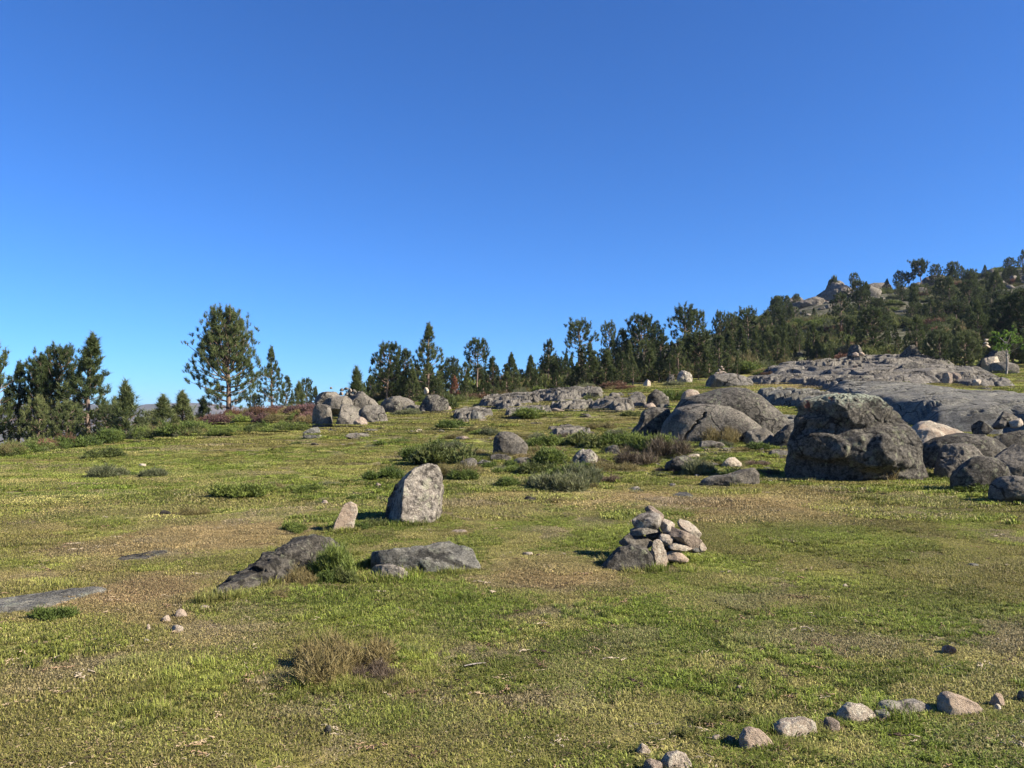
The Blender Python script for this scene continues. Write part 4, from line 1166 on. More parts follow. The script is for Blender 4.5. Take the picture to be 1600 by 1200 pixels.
TR = [
 ('cone2', 'pine cut by the left edge of the picture', -8, 540, 50, 1), ('tall', 'slim pine second from the left edge with pale trunk', 28, 566, 52, 1), ('open', 'dark pine between the pale trunked pine and the twin rounded pines', 58, 565, 54, .8),
 ('big', 'rounded open pine left of the tallest pine of the left group', 90, 550, 52, 1), ('cone3', 'tallest spiky topped pine of the left group', 137, 525, 50, 1.25), ('bushy', 'low bushy pine under the tallest pine of the left group', 165, 636, 48, .9),
 ('bushy', 'small bushy pine at the feet of the slim left pines', 60, 626, 49, .8), ('bushy', 'small bushy pine below the rounded open left pine', 105, 632, 47, .9),
 ('sapling', 'young pointed pine alone in the gap right of the left group', 197, 601, 46, 1.2), ('bushy', 'low dark pine beside the lone young pointed pine', 218, 655, 49, .9), ('bushy', 'spreading low pine left of the lone young pointed pine', 176, 652, 52, .9),
 ('sapling', 'low young pine with upright tips left of the purple heather', 255, 620, 50, 1.6), ('sapling', 'bright young pine with upright tips next to the purple heather', 286, 614, 51, 1.6), ('bushy', 'dark low pine behind the young pine pair', 238, 644, 55, 1.0),
 ('sapling', 'small dark pine between young pine pair and the big pine', 318, 622, 60, 1.2),
 ('big', 'big broad open pine with visible trunk standing alone on the heather bank', 358, 491, 57, 1.0), ('tall', 'dark conical pine right of the big broad pine', 425, 542, 60, .95), ('cone2', 'shorter dark pine touching the dark conical pine', 447, 590, 62, 1),
 ('bushy', 'low pine at the right foot of the big broad pine', 398, 618, 60, 1), ('sapling', 'low pine with upright tips right of the dark conical pine', 467, 599, 66, 1.2), ('round', 'little round topped pine before the ridge rock pile', 480, 594, 70, .8), ('cone', 'small dark pine hidden behind the ridge rock pile', 492, 604, 68, 1),
 ('sapling', 'pale green little pine rising behind the ridge rock pile', 558, 577, 55, 1.1), ('cone', 'tiny dark pine right of the pale green little pine', 570, 598, 62, .8),
 ('round', 'pine at the left corner of the wood with a rounded top', 604, 541, 66, 1), ('cone2', 'pine leaning against the left corner pine of the wood', 632, 550, 68, 1.05), ('tall', 'tall pointed pine standing above the left corner of the wood', 667, 506, 66, 1.1),
 ('cone', 'dense low pine in front of the tall pointed pine', 645, 575, 62, 1.1), ('round', 'dark pine between the tall pointed pine and the slender pine', 709, 562, 72, .9), ('sparse', 'slender pine with bare trunk and a small round crown', 745, 535, 66, 1.15),
 ('dead', 'rust brown dying pine at the edge of the wood', 710, 588, 62, 1), ('cone', 'small dense pine beside the rust brown dying pine', 728, 585, 61, 1),
 ('cone2', 'pine right of the slender pine with bare trunk', 770, 560, 68, 1), ('cone', 'pointed pine left of the middle dip in the wood', 800, 552, 68, 1), ('cone', 'second pointed pine before the tufty topped pine', 828, 566, 70, 1),
 ('cone2', 'pointed pine just left of the tall tufty topped pine', 856, 534, 74, 1), ('tuftytop', 'tall tufty topped pine at the bend of the wood skyline', 903, 504, 76, 1.15), ('tuftytop', 'narrow crowned pine poking up right of the tufty topped pine', 952, 506, 84, .7),
 ('round', 'broad dark pine with a high central leader', 1000, 497, 76, 1.1), ('round', 'rounded pine right of the broad dark pine', 1026, 511, 80, .8), ('cone2', 'pine left under the high central leader pine', 972, 518, 76, 1),
 ('tuftytop', 'big twin lobed pine crown highest in the middle wood', 1070, 482, 80, 1.1), ('sparse', 'right lobe pine beside the highest middle crown', 1086, 491, 82, 1), ('round', 'small round topped pine left of two over the hump rock', 1127, 491, 95, .7), ('round', 'small round topped pine right of two over the hump rock', 1144, 493, 96, .7),
 ('tuftytop', 'spreading pine crown before the rise of the hill', 1169, 484, 92, 1.1), ('cone2', 'pine climbing the foot of the hill beside the spreading crown', 1198, 489, 92, 1), ('cone', 'pine on the hill foot below the pointed crag', 1222, 495, 95, 1.1),
 ('umbrella', 'umbrella shaped pine alone on the hill skyline', 1440, 409, 186, .85), ('round', 'small skyline pine right of the umbrella shaped pine', 1461, 415, 188, 1), ('round', 'largest round skyline pine right of the umbrella shaped pine', 1487, 411, 188, 1.1),
 ('cone2', 'thin skyline pine right of the largest round skyline pine', 1502, 417, 188, 1), ('umbrella', 'low spreading skyline pine left of the umbrella shaped pine', 1420, 427, 187, .9), ('round', 'dark skyline pine left of the low spreading pine', 1406, 425, 187, 1),
 ('cone', 'small skyline pine at the left end of the skyline pine row', 1385, 436, 190, 1.3), ('sparse', 'lone slim pine behind the large pale dome crag', 1335, 429, 190, 1.1), ('cone', 'small pine right of the lone slim pine on the crag skyline', 1353, 440, 190, 1.2),
 ('cone', 'lone conical pine on the far right skyline', 1539, 414, 185, 1.1), ('tall', 'tall pine at the right edge of the skyline', 1598, 390, 180, 1.2), ('round', 'dark pine left of the tall pine at the skyline edge', 1578, 404, 178, 1.4), ('cone', 'small skyline pine left of the dark edge pine', 1556, 420, 184, 1.2),
 ('bushy', 'dark bush like pine on top of the pale dome crag', 1302, 434, 194, .5), ('bushy', 'tiny pine on the pointed dark crag', 1244, 461, 184, .7),
 ('tall', 'large dark pine on the upper hillside below the skyline pines', 1482, 432, 125, 1.3), ('big', 'broad olive pine on the left hillside below the pale crag', 1372, 468, 110, 1.0),
 ('bushy', 'broad dark low pine at the right end of the slab slope', 1508, 522, 60, 1.0), ('round', 'open pine with forked trunks above the slab slope', 1366, 485, 76, 1.2), ('cone2', 'dense pine above the dark pyramid rock', 1432, 497, 72, 1.1),
 ('tall', 'large bright tipped pine right of the dense pine', 1530, 470, 76, 1.15), ('round', 'large pine near the right edge above the bright green tree', 1575, 466, 78, 1.1), ('round', 'pine cut by the right edge of the picture', 1612, 455, 76, 1.15),
 ('bushy', 'bushy pine behind the slim cairn', 1468, 520, 66, 1.1), ('cone', 'dark dense pine at the right border of the meadow', 1602, 520, 68, 1.3),
]
for k, (kd, lb, u, vt, Yq, wd) in enumerate(TR):
    tree(kd, lb, u, vt, Yq, wide=wd, group='pines left of the ridge' if u < 330 else None)
rng.seed(31)
SKY = [(560, 598), (600, 572), (650, 562), (700, 572), (780, 562), (850, 553), (900, 540), (950, 532), (1050, 522), (1150, 512), (1230, 506), (1300, 505), (1400, 505), (1500, 500), (1640, 480)]
EDGE = [(560, 70), (700, 64), (900, 63), (1100, 66), (1180, 70), (1250, 78), (1400, 76), (1450, 70), (1500, 69), (1640, 66)]
def ip(t_, x): return float(np.interp(x, [a for a, b in t_], [b for a, b in t_]))
cnt = 0
for row in range(3):
    u = 575 + row * 5
    while u < 1640:
        Yq = ip(EDGE, u) + row * 9 + rng.uniform(-2.5, 3)
        vt = ip(SKY, u) + rng.uniform(0, 30) * (1 - row * .25) + (12 if row == 0 else 0) + (-2 if row == 2 else 0)
        kd = rng.choice(['cone', 'cone2', 'cone3', 'cone4', 'spire', 'tall', 'round2', 'ragged', 'cone3', 'spire'] if row else ['cone', 'cone4', 'cone3', 'cone', 'tall', 'cone4', 'spire', 'cone2'])
        reg = 'left part of the wood' if u < 800 else 'middle of the wood' if u < 1080 else 'wood at the foot of the hill' if u < 1300 else 'wood above the slab slope'
        tree(kd, 'dark green pine packed among others in the ' + reg, u, vt, Yq, 'pines in the ' + reg, wide=rng.uniform(.95, 1.35) * (1.12 if u < 1100 else 1))
        u += (rng.uniform(10, 18) if row == 0 else rng.uniform(14, 24)) * (1 if u < 1180 else 1.15)
for k in range(62):
    u = rng.uniform(1200, 1650); Yq = rng.uniform(105, 182)
    if (1375 < u < 1475 and 120 < Yq and rng.random() < .8) or (1250 < u < 1395 and Yq > 145): continue
    if u > 1470 and Yq > 130 and rng.random() < .45: continue
    p = atY(u, Yq)
    vb = HV - (p.z - EYE) * F / Yq
    h = rng.uniform(2.4, 5.6)
    tree(rng.choice(['cone', 'round', 'cone2', 'round2', 'umbrella', 'cone4', 'ragged']), 'small dark pine scattered on the rocky upper hillside', u, vb - h * F / Yq, Yq, 'pines scattered on the hillside', wide=rng.uniform(.95, 1.25))

# the rest of the hill's pines, past the three hundred that show largest
hp = []
for k_ in ('cone', 'round2', 'cone4', 'ragged', 'cone2'):
    tm_, cm_, H_ = PP[k_]
    a_ = np.empty(len(tm_.vertices) * 3, np.float32); tm_.vertices.foreach_get('co', a_)
    b_ = np.empty(len(cm_.vertices) * 3, np.float32); cm_.vertices.foreach_get('co', b_)
    fa = np.empty(len(tm_.loops), np.int32); tm_.loops.foreach_get('vertex_index', fa)
    fb = np.empty(len(cm_.loops), np.int32); cm_.loops.foreach_get('vertex_index', fb)
    vb_ = np.empty(len(cm_.vertices), np.float32); cm_.attributes['var'].data.foreach_get('value', vb_)
    tb_ = np.empty(len(cm_.vertices), np.float32); cm_.attributes['tip'].data.foreach_get('value', tb_)
    na_v = len(a_) // 3
    mm = mesh_np('far_pine', np.concatenate([a_.reshape(-1, 3), b_.reshape(-1, 3)]) / H_, np.concatenate([fa.reshape(-1, 3), fb.reshape(-1, 3) + na_v]),
                 {'var': np.r_[np.zeros(na_v), vb_], 'tip': np.r_[np.zeros(na_v), tb_]})
    mm.materials.append(M['bark']); mm.materials.append(M['needles'])
    mm.polygons.foreach_set('material_index', np.r_[np.zeros(len(fa) // 3, np.int32), np.ones(len(fb) // 3, np.int32)].astype(np.int32))
    hp.append(bpy.data.objects.new('far_pine', mm))
cfp = hidden_collection('far_pines', hp)
rg = np.random.default_rng(88)
n = 430
yy_ = rg.uniform(92, 186, n); uu_ = rg.uniform(1120, 1680, n)
kp = fbm(uu_ * .015, yy_ * .04, 3, 97, 3) > -.15
kp &= ~((uu_ > 1385) & (uu_ < 1500) & (yy_ > 128) & (rg.random(n) < .8))
kp &= ~((uu_ < 1400) & (yy_ > 142))
kp &= ~((yy_ > 172) & (rg.random(n) < .6))
yy_, uu_ = yy_[kp], uu_[kp]; xx_ = (uu_ - 800) / F * yy_; n = len(xx_)
hh_ = rg.uniform(1.4, 3.4, n)
scatter('distant_pines', np.c_[xx_, yy_, ground_z(xx_, yy_) - .05], np.c_[np.zeros((n, 2)), rg.random(n) * 6.28], np.c_[hh_ * 1.3, hh_ * 1.3, hh_], rg.integers(0, 5, n), np.full((n, 3), .1), cfp,
        'mass of small dark pines covering the far hillside', 'pine wood')

# the bright green broadleaved tree
rg = np.random.default_rng(9)
T = Acc(); cen = []
p = atY(1572, 57)
hT = EYE + (HV - 513) / F * 57 - p.z
zz = np.linspace(0, 1, 8)
T.add(*tube(np.c_[.1 * np.sin(zz * 4), .05 * zz, zz * hT * .75], .09 * (1 - zz * .7), 7))
for k in range(14):
    a = rg.uniform(0, 6.28); b0 = np.array([.05, 0, hT * rg.uniform(.3, .7)]); L = rg.uniform(.5, 1.0)
    tt = np.linspace(0, 1, 6)[:, None]
    bp = b0 + tt * np.array([np.cos(a) * L, np.sin(a) * L, rg.uniform(.2, .8)])
    T.add(*tube(bp, .03 * (1.1 - tt[:, 0]), 4))
    if b0[2] > hT * .42:
        for j in range(10): cen.append(bp[-1] * rg.uniform(.9, 1.05) + rg.normal(0, .2, 3) * [1, 1, .6])
cen = np.array(cen)
v, f, va, tp = needles(cen, rg.normal(size=cen.shape), rg, 26, .12, .09, .95, rg.random(len(cen)), rg.random(len(cen)) * .5)
br = bpy.data.objects.new('broadleaf_tree', None); COL.objects.link(br); br.location = p
tag(br, 'small bright green leafy tree with bare crooked grey trunk by the layered outcrop', 'tree')
tv, tf = T.get()
link('trunk', mesh_np('trunk', tv, tf, None, True), M['bark_grey'], br)
link('crown', mesh_np('crown', v, f, {'var': va, 'tip': tp}), M['leaf_bright'], br)

# ------------------------------------------------------------------ shrubs
def shrub_proto(seed, mat, n=1500, cnt=7, ln=.085, wd=.018, hgt=.5, lobes=7, up=.5, spread=.6, open_=0.0):
    rg = np.random.default_rng(seed)
    lc = np.c_[rg.uniform(-.33, .33, lobes), rg.uniform(-.3, .3, lobes), rg.uniform(.0, .16, lobes)]
    lr = rg.uniform(.16, .30, lobes)
    w = rg.integers(0, lobes, n)
    d = rg.normal(size=(n, 3)); d[:, 2] = np.abs(d[:, 2]); d /= np.linalg.norm(d, axis=1)[:, None]
    r = lr[w] * np.where(rg.random(n) < .12, rg.uniform(1.05, 1.4, n), rg.uniform(.5, 1.08, n) ** .7)
    c = lc[w] + d * r[:, None] * [1, 1, hgt / .45]
    c[:, 2] = np.maximum(c[:, 2] - .03, .0)
    var = np.clip(.35 + .6 * fbm(c[:, 0] * 7, c[:, 1] * 7, c[:, 2] * 7, seed, 2) + rg.normal(0, .12, n) + .2, 0, 1)
    v, f, va, tp = needles(c, d + [0, 0, .4], rg, cnt, ln, wd, spread, var, rg.random(n) * .7, up)
    fm = mesh_np('shrub', v, f, {'var': va, 'tip': tp}); fm.materials.append(M[mat])
    T = Acc()
    for k in range(14):
        j = rg.integers(0, n); tt = np.linspace(0, 1, 5)[:, None]
        T.add(*tube(c[j] * tt * [1, 1, 1] + rg.normal(0, .012, (5, 3)), .010 * (1.1 - tt[:, 0]), 4))
    tv, tf = T.get()
    sm_ = mesh_np('stem', tv, tf, None, True); sm_.materials.append(M['bark_grey'])
    return fm, sm_
SH = {}
for k, (nm, mt, kw) in enumerate([('gorse', 'gorse', {}), ('gorse2', 'gorse', dict(ln=.1, hgt=.42)), ('dark', 'gorse_dark', {}), ('heath', 'heath', dict(ln=.10, wd=.012, cnt=9)), ('olive', 'olive', dict(n=900, ln=.13, wd=.010)),
        ('heather', 'heather', {}), ('rust', 'heather_red', {}), ('twiggy', 'twiggy', dict(n=700, ln=.16, wd=.010, cnt=6, hgt=.5)),
        ('broom', 'gorse', dict(n=1700, ln=.12, wd=.011, cnt=9, up=.45, spread=.65, hgt=.55))]):
    SH[nm] = shrub_proto(600 + k, mt, **kw)
ADJ = {'gorse': 'bright green mounded', 'gorse2': 'low green spreading', 'dark': 'dark green dense', 'heath': 'grey green bristly', 'olive': 'olive brown', 'heather': 'purple flowering heather', 'rust': 'rust coloured heather', 'twiggy': 'dry leafless twiggy', 'broom': 'feathery green broom'}
def shrub(kind, u, vb, wpx, hpx, label, group=None, dr=.8, Y=None):
    p = at(u, vb) if Y is None else atY(u, Y)
    w = wpx / F * p.y; h = hpx / F * p.y
    fm, sm_ = SH[kind]
    o = link('shrub', fm, None); tag(o, label, 'shrub', group)
    rr = random.Random(int(u * 31 + vb * 7))
    o.location = (p.x, p.y + w * dr * .3, float(ground_z(p.x, p.y + w * dr * .3)) - .02)
    o.rotation_euler.z = rr.uniform(0, 6.28)
    o.scale = (w * 1.25, w * 1.25, h * 2.5)
    link('stem', sm_, None, o)
    return o
MS = [('dark', 690, 728, 82, 34, 'left of the dark upright boulder'), ('gorse', 655, 722, 45, 22, 'at the left end of the mid meadow shrubs'), ('olive', 708, 748, 55, 26, 'above the large standing stone'),
 ('gorse', 722, 752, 34, 18, 'below the grey rounded stone'), ('gorse2', 600, 750, 55, 22, 'left above the large standing stone'), ('gorse', 712, 672, 48, 14, 'in the open grass before the crest'), ('olive', 745, 676, 30, 10, 'right of the shrub in the open grass'),
 ('gorse2', 842, 698, 60, 20, 'just right behind the dark upright boulder'), ('gorse', 868, 726, 60, 24, 'right of the dark upright boulder'), ('dark', 838, 742, 50, 20, 'below the small grey stone'), ('gorse', 880, 752, 60, 24, 'over the grey green shrub'),
 ('dark', 920, 700, 75, 24, 'behind the pointed pale boulder'), ('gorse', 965, 700, 60, 22, 'right behind the pointed pale boulder'), ('heath', 872, 768, 75, 32, 'at the front of the mid meadow shrubs'), ('heath', 912, 756, 60, 32, 'below the pointed pale boulder'),
 ('heath', 845, 762, 40, 22, 'left of the front grey green shrub'), ('gorse2', 795, 740, 40, 14, 'in front of the brown rock'), ('twiggy', 1000, 728, 60, 26, 'by the small cream stone'), ('gorse', 1022, 708, 60, 28, 'before the black shaded boulder'),
 ('twiggy', 1050, 716, 60, 34, 'in front of the cracked dome'), ('heath', 1090, 742, 50, 26, 'over the dark rounded stone'), ('olive', 965, 738, 55, 16, 'on brown soil in mid meadow'), ('olive', 1125, 696, 50, 30, 'at the foot of the cracked dome'),
 ('gorse2', 1150, 725, 60, 12, 'behind the lumpy cream stone'), ('gorse', 1165, 748, 45, 14, 'on the long ridged low rock'),
 ('broom', 522, 903, 62, 50, 'on the right of the long dark lichened rock'), ('olive', 462, 915, 46, 26, 'in front of the long dark lichened rock'), ('olive', 430, 935, 34, 16, 'low at the front of the long dark lichened rock'), ('gorse2', 500, 912, 40, 24, 'between the feathery broom and the long dark rock'), ('dark', 535, 912, 36, 26, 'at the foot of the feathery broom'), ('gorse', 366, 780, 62, 24, 'in the open left meadow'), ('gorse2', 402, 770, 40, 14, 'right behind the open left meadow shrub'),
 ('gorse2', 465, 770, 56, 16, 'between the left shrubs and the standing stone'), ('olive', 432, 766, 36, 12, 'middle of the row of low left shrubs'), ('dark', 160, 716, 46, 16, 'below the left heath strip'), ('heath', 155, 746, 56, 20, 'pale tufted one in the left meadow'),
 ('heath', 234, 746, 34, 16, 'right of the pale tufted left one'), ('olive', 305, 806, 34, 14, 'alone in the dry part of the left meadow'), ('gorse', 456, 832, 36, 14, 'above the long dark lichened rock'), ('gorse', 545, 828, 44, 12, 'at the foot of the small standing stone'),
 ('dark', 582, 824, 36, 14, 'in the shadow between the two standing stones'), ('olive', 505, 1058, 100, 52, 'left of three in the front of the meadow'), ('olive', 556, 1046, 96, 46, 'middle of three in the front of the meadow'), ('twiggy', 585, 1062, 56, 26, 'right of three in the front of the meadow'), ('gorse2', 628, 1030, 60, 22, 'grassy one beside the front meadow shrubs'), ('gorse', 78, 968, 50, 20, 'at the edge of the flush left slab'), ('dark', 578, 890, 26, 18, 'at the left end of the broad low slab'),
 ('olive', 1372, 752, 70, 46, 'at the front foot of the biggest boulder'), ('gorse2', 1448, 725, 34, 30, 'in the gap right of the biggest boulder'), ('gorse', 1300, 748, 44, 16, 'in the shade of the biggest boulder'), ('gorse2', 1515, 768, 60, 14, 'at the foot of the low dark boulder'),
 ('gorse', 1400, 607, 44, 9, 'grassy one on the slab slope'), ('gorse2', 1300, 600, 26, 6, 'on the dry grass by the slab slope'), ('dark', 690, 642, 40, 26, 'covering the balanced stone rock'), ('heath', 640, 650, 40, 12, 'before the balanced stone rock'),
 ('gorse', 838, 654, 56, 15, 'among the crest ledges'), ('dark', 925, 632, 26, 14, 'below the pale crest boulder'), ('gorse', 1058, 628, 34, 18, 'between split boulder and tall dome'), ('gorse2', 615, 696, 50, 12, 'in the grass below the peaked stone'), ('olive', 935, 672, 34, 12, 'rusty tuft left of the dome rocks'),
 ('olive', 880, 785, 30, 8, 'on the straw coloured patch'), ('dark', 990, 652, 36, 10, 'in front of the split boulder'), ('gorse2', 1160, 688, 30, 10, 'against the right foot of the cracked dome'), ('gorse', 1195, 705, 50, 12, 'between cracked dome and biggest boulder'),
]
for (kd, u, v, w, h, wh) in MS:
    shrub(kd, u, v, w, h, ADJ[kd] + ' shrub ' + wh if kd not in ('heather', 'rust') else ADJ[kd] + ' ' + wh)
rng.seed(12)
def band(kinds, u0, u1, vfun, n, wr, hr, place, Yj=0):
    for k in range(n):
        u = rng.uniform(u0, u1); kd = rng.choice(kinds); w = rng.uniform(*wr)
        nm = ADJ[kd] + (' shrub' if kd not in ('heather', 'rust') else '')
        shrub(kd, u, vfun(u) + rng.uniform(-2.5, 2.5), w, rng.uniform(*hr), nm + ' growing ' + place, 'shrubs ' + place)
band(['gorse', 'gorse2', 'dark', 'gorse', 'rust', 'olive'], -20, 180, lambda u: 712 - u * .12, 26, (26, 50), (12, 22), 'in the heath strip under the left pines')
band(['gorse', 'dark', 'gorse', 'olive', 'heath'], 170, 330, lambda u: 692 - (u - 170) * .07, 20, (24, 50), (14, 28), 'on the heath below the young pines')
band(['gorse', 'gorse2', 'dark'], 320, 470, lambda u: 682 - (u - 320) * .06, 14, (24, 40), (10, 18), 'along the foot of the heather bank')
band(['heather', 'rust', 'heather', 'olive', 'gorse2'], 265, 500, lambda u: 664 - max(0, 330 - u) * .05 - (u - 330) * .02, 32, (20, 40), (10, 18), 'on the heather bank under the big pine')
band(['heather', 'rust', 'olive', 'rust'], 340, 500, lambda u: 650 - (u - 340) * .02, 18, (18, 34), (9, 15), 'on top of the heather bank')
band(['rust', 'olive', 'dark', 'heath'], 590, 760, lambda u: 634 - (u - 600) * .05, 12, (16, 30), (7, 13), 'at the left edge of the wood')
band(['rust', 'olive', 'gorse2', 'heath'], 760, 1100, lambda u: 621 - (u - 760) * .06, 20, (18, 34), (6, 12), 'along the edge of the pine wood')
band(['gorse2', 'olive', 'dark'], 1180, 1340, lambda u: 588 - (u - 1180) * .06, 8, (18, 30), (6, 12), 'between slab slope and wood')
band(['gorse', 'dark', 'olive', 'heath', 'twiggy', 'gorse2', 'olive'], 640, 1000, lambda u: 716 + 42 * math.sin(u * .9) * (1 if u > 700 else .5) + (8 if u > 800 else 0), 44, (20, 46), (6, 15), 'among the mid meadow stones')
band(['olive', 'heath', 'gorse2', 'twiggy'], 990, 1230, lambda u: 722 + 22 * math.sin(u * 1.3), 20, (18, 40), (5, 12), 'on the rough ground before the dome rocks')
band(['olive', 'gorse2', 'heath', 'dark'], 60, 620, lambda u: 742 + 48 * math.sin(u * 1.7), 18, (14, 34), (4, 8), 'dotted over the left meadow')
band(['gorse2', 'olive', 'dark'], 1200, 1530, lambda u: 580 + 14 * math.sin(u * 1.1), 12, (12, 30), (3, 6), 'in the seams of the bedrock slope')
for k, (u, v) in enumerate([(1215, 586), (1228, 584), (1205, 588), (1240, 582)]):
    shrub('rust', u, v, 24, 7, 'low crimson red heather patch on the left of the slab slope', 'crimson heather on the slab slope')

hs = []
for k_ in ('dark', 'heath', 'olive', 'gorse', 'rust'):
    hs.append(bpy.data.objects.new('scrub', SH[k_][0]))
ch = hidden_collection('hill_scrub', hs)
rg = np.random.default_rng(15)
n = 5200
yy_ = 68 + 130 * rg.random(n) ** 1.15; uu_ = rg.uniform(560, 1680, n)
kp = (uu_ > 1130) | (yy_ < 95)
kp &= fbm(uu_ * .012, yy_ * .05, 3, 77, 3) > -.28
kp &= ~((uu_ > 1180) & (uu_ < 1560) & (yy_ < 75))
yy_, uu_ = yy_[kp], uu_[kp]; xx_ = (uu_ - 800) / F * yy_; n = len(xx_)
sc_ = rg.uniform(1.0, 3.4, n)
wi = np.where(rg.random(n) < .62, 0, rg.integers(0, 5, n))
scatter('undergrowth', np.c_[xx_, yy_, ground_z(xx_, yy_) - .05], np.c_[np.zeros((n, 2)), rg.random(n) * 6.28], np.c_[sc_, sc_, sc_ * rg.uniform(.5, 1.1, n)], wi, np.full((n, 3), .1), ch,
        'dark low scrub covering the hillside and the floor of the pine wood', 'undergrowth')

# ------------------------------------------------------------------ tall grass against rocks, litter, twigs
TG = [blade_patch('tall_tuft', 21, .10, 130, .05, .13, .005, .7, .25), blade_patch('tall_tuft', 22, .12, 110, .04, .10, .005, .9, .5),
      blade_patch('tall_tuft', 23, .14, 160, .06, .16, .0055, .6, .12)]
ct = hidden_collection('tufts', TG)
P, S, I, G = [], [], [], []
rg = np.random.default_rng(4)
for (x, y, w, d) in ROCKS:
    if y > 30: continue
    n = int(min(120, (w + d) * 2 * (34 if y < 13 else 12)))
    a = rg.random(n) * 2 * np.pi
    k = rg.uniform(.98, 1.16, n)
    P.append(np.c_[x + np.cos(a) * (w + .02) * k, y + np.sin(a) * (d + .02) * k]); S.append(rg.uniform(.25, .8, n) * (1 + .03 * y) * min(1, max(.3, w / .16)))
# loose taller tufts
for (u0, u1, v0, v1, n) in [(0, 1600, 1000, 1200, 90), (440, 680, 985, 1080, 110), (120, 330, 1040, 1120, 40), (0, 1600, 760, 1000, 300), (600, 1200, 690, 780, 500), (0, 1600, 700, 780, 300)]:
    uu = rg.uniform(u0, u1, n); vv = rg.uniform(v0, v1, n)
    q = np.array([at(a_, b_)[:2] for a_, b_ in zip(uu, vv)])
    P.append(q); S.append(rg.uniform(.2, .6, n) * (1 + .02 * q[:, 1]))
P = np.concatenate(P); S = np.concatenate(S); n = len(P)
_cc = cover(P[:, 0], P[:, 1]); S = S * np.where(_cc[:, 1] < _cc[:, 0] * .98, .42, 1.0)
z = ground_z(P[:, 0], P[:, 1])
scatter('grass', np.c_[P, z], np.c_[np.zeros((n, 2)), rg.random(n) * 6.28], np.c_[S, S, S], rg.integers(0, 3, n), cover(P[:, 0], P[:, 1]) * rg.uniform(.8, 1.25, (n, 1)), ct,
        'taller grass tufts around the feet of the stones', 'grass')

# dry bits: short curled stems and leaf scraps lying in the turf
t = NT('dry_litter'); rn = t.attr('gcol', 'INSTANCER', 'Color')
t.l(t.bsdf(rn, .85, .15).outputs[0], t.out.inputs[0]); M['litter'] = t.m
LT = []
for s in range(4):
    r2 = np.random.default_rng(900 + s); Tq = Acc()
    for k in range(5 if s < 3 else 10):
        L = r2.uniform(.02, .07); a = r2.uniform(0, 6.28); c = r2.uniform(-.08, .08, 2)
        tt = np.linspace(-.5, .5, 5)
        Tq.add(*tube(np.c_[c[0] + np.cos(a + tt * .8) * tt * L, c[1] + np.sin(a + tt * .8) * tt * L, .02 + r2.normal(0, .004, 5)], np.full(5, .0022 + .002 * (s == 3)), 4))
    tv, tf = Tq.get(); mm = mesh_np('litter', tv, tf); mm.materials.append(M['litter']); LT.append(bpy.data.objects.new('litter', mm))
cl = hidden_collection('litter_bits', LT)
n = 2000
yy_ = 3.3 + 14 * rg.random(n) ** 1.4; xx_ = rg.uniform(-.68, .68, n) * yy_
pal = np.array([[.30, .23, .14], [.22, .15, .09], [.06, .042, .03], [.36, .30, .21], [.10, .065, .04]])
scatter('litter', np.c_[xx_, yy_, ground_z(xx_, yy_)], np.c_[rg.normal(0, .15, (n, 2)), rg.random(n) * 6.28], np.tile(rg.uniform(.35, .9, (n, 1)), (1, 3)), rg.integers(0, 4, n),
        pal[rg.integers(0, 5, n)], cl, 'dry stems and leaf scraps lying in the short turf', 'litter')

def twig(label, u, v, lpx, ang, mat='bark_grey', thick=.0045, name='twig', bow=.1):
    p = at(u, v); s = p.y / F; L = lpx * s
    tt = np.linspace(-.5, .5, 8)
    pth = np.c_[np.cos(ang) * tt * L, np.sin(ang) * tt * L * 1.5, .022 + bow * L * (.25 - tt * tt)]
    tv, tf = tube(pth, thick * (1.2 - np.abs(tt)), 6)
    o = link(name, mesh_np(name, tv, tf, None, True), M[mat], None, p); tag(o, label, 'twig'); return o
twig('curved pale dead twig in the grass right of the front shrub', 742, 1044, 34, .3)
0 and twig('short rust brown twig lying below the front shrub', 570, 1101, 50, .05, 'needles_dead', .008)
0 and twig('straight pale straw twig below the round bluish stone', 522, 1122, 26, .7)
0 and twig('thin pale stalk lying in the grass under the long dark rock', 440, 938, 30, .5)
0 and twig('pale twig in the litter patch left of the front meadow', 180, 1090, 26, 1.2)
twig('dry stalk leaning over the front shrub', 575, 1020, 30, -.5)
# pine cone on the right
bm = bmesh.new()
r2 = random.Random(3)
for k in range(70):
    t_ = k / 70; a = k * 2.4; rr_ = .032 * math.sin(math.pi * min(.97, t_ * .85 + .12)) + .004
    m4 = None
    c = Vector((t_ * .09 - .045, math.cos(a) * rr_, math.sin(a) * rr_))
    nrm = Vector((.35, math.cos(a), math.sin(a))).normalized(); sd = nrm.cross(Vector((1, 0, 0))).normalized()
    vs = [bm.verts.new(c * .3 + Vector((c.x * .7, 0, 0)) - sd * .006), bm.verts.new(c * .3 + Vector((c.x * .7, 0, 0)) + sd * .006), bm.verts.new(c + nrm * .006 + sd * .008), bm.verts.new(c + nrm * .012), bm.verts.new(c + nrm * .006 - sd * .008)]
    bm.faces.new(vs)
me = bpy.data.meshes.new('pine_cone'); bm.to_mesh(me); bm.free()
p = at(1483, 1022)
o = link('pine_cone', me, M['cone_scale'], None, p + Vector((0, 0, .028))); o.scale = (1.05, .95, .7); o.rotation_euler = (0, .1, .4)
tag(o, 'open dark pine cone lying in the bare patch above the corner stones', 'pine cone')

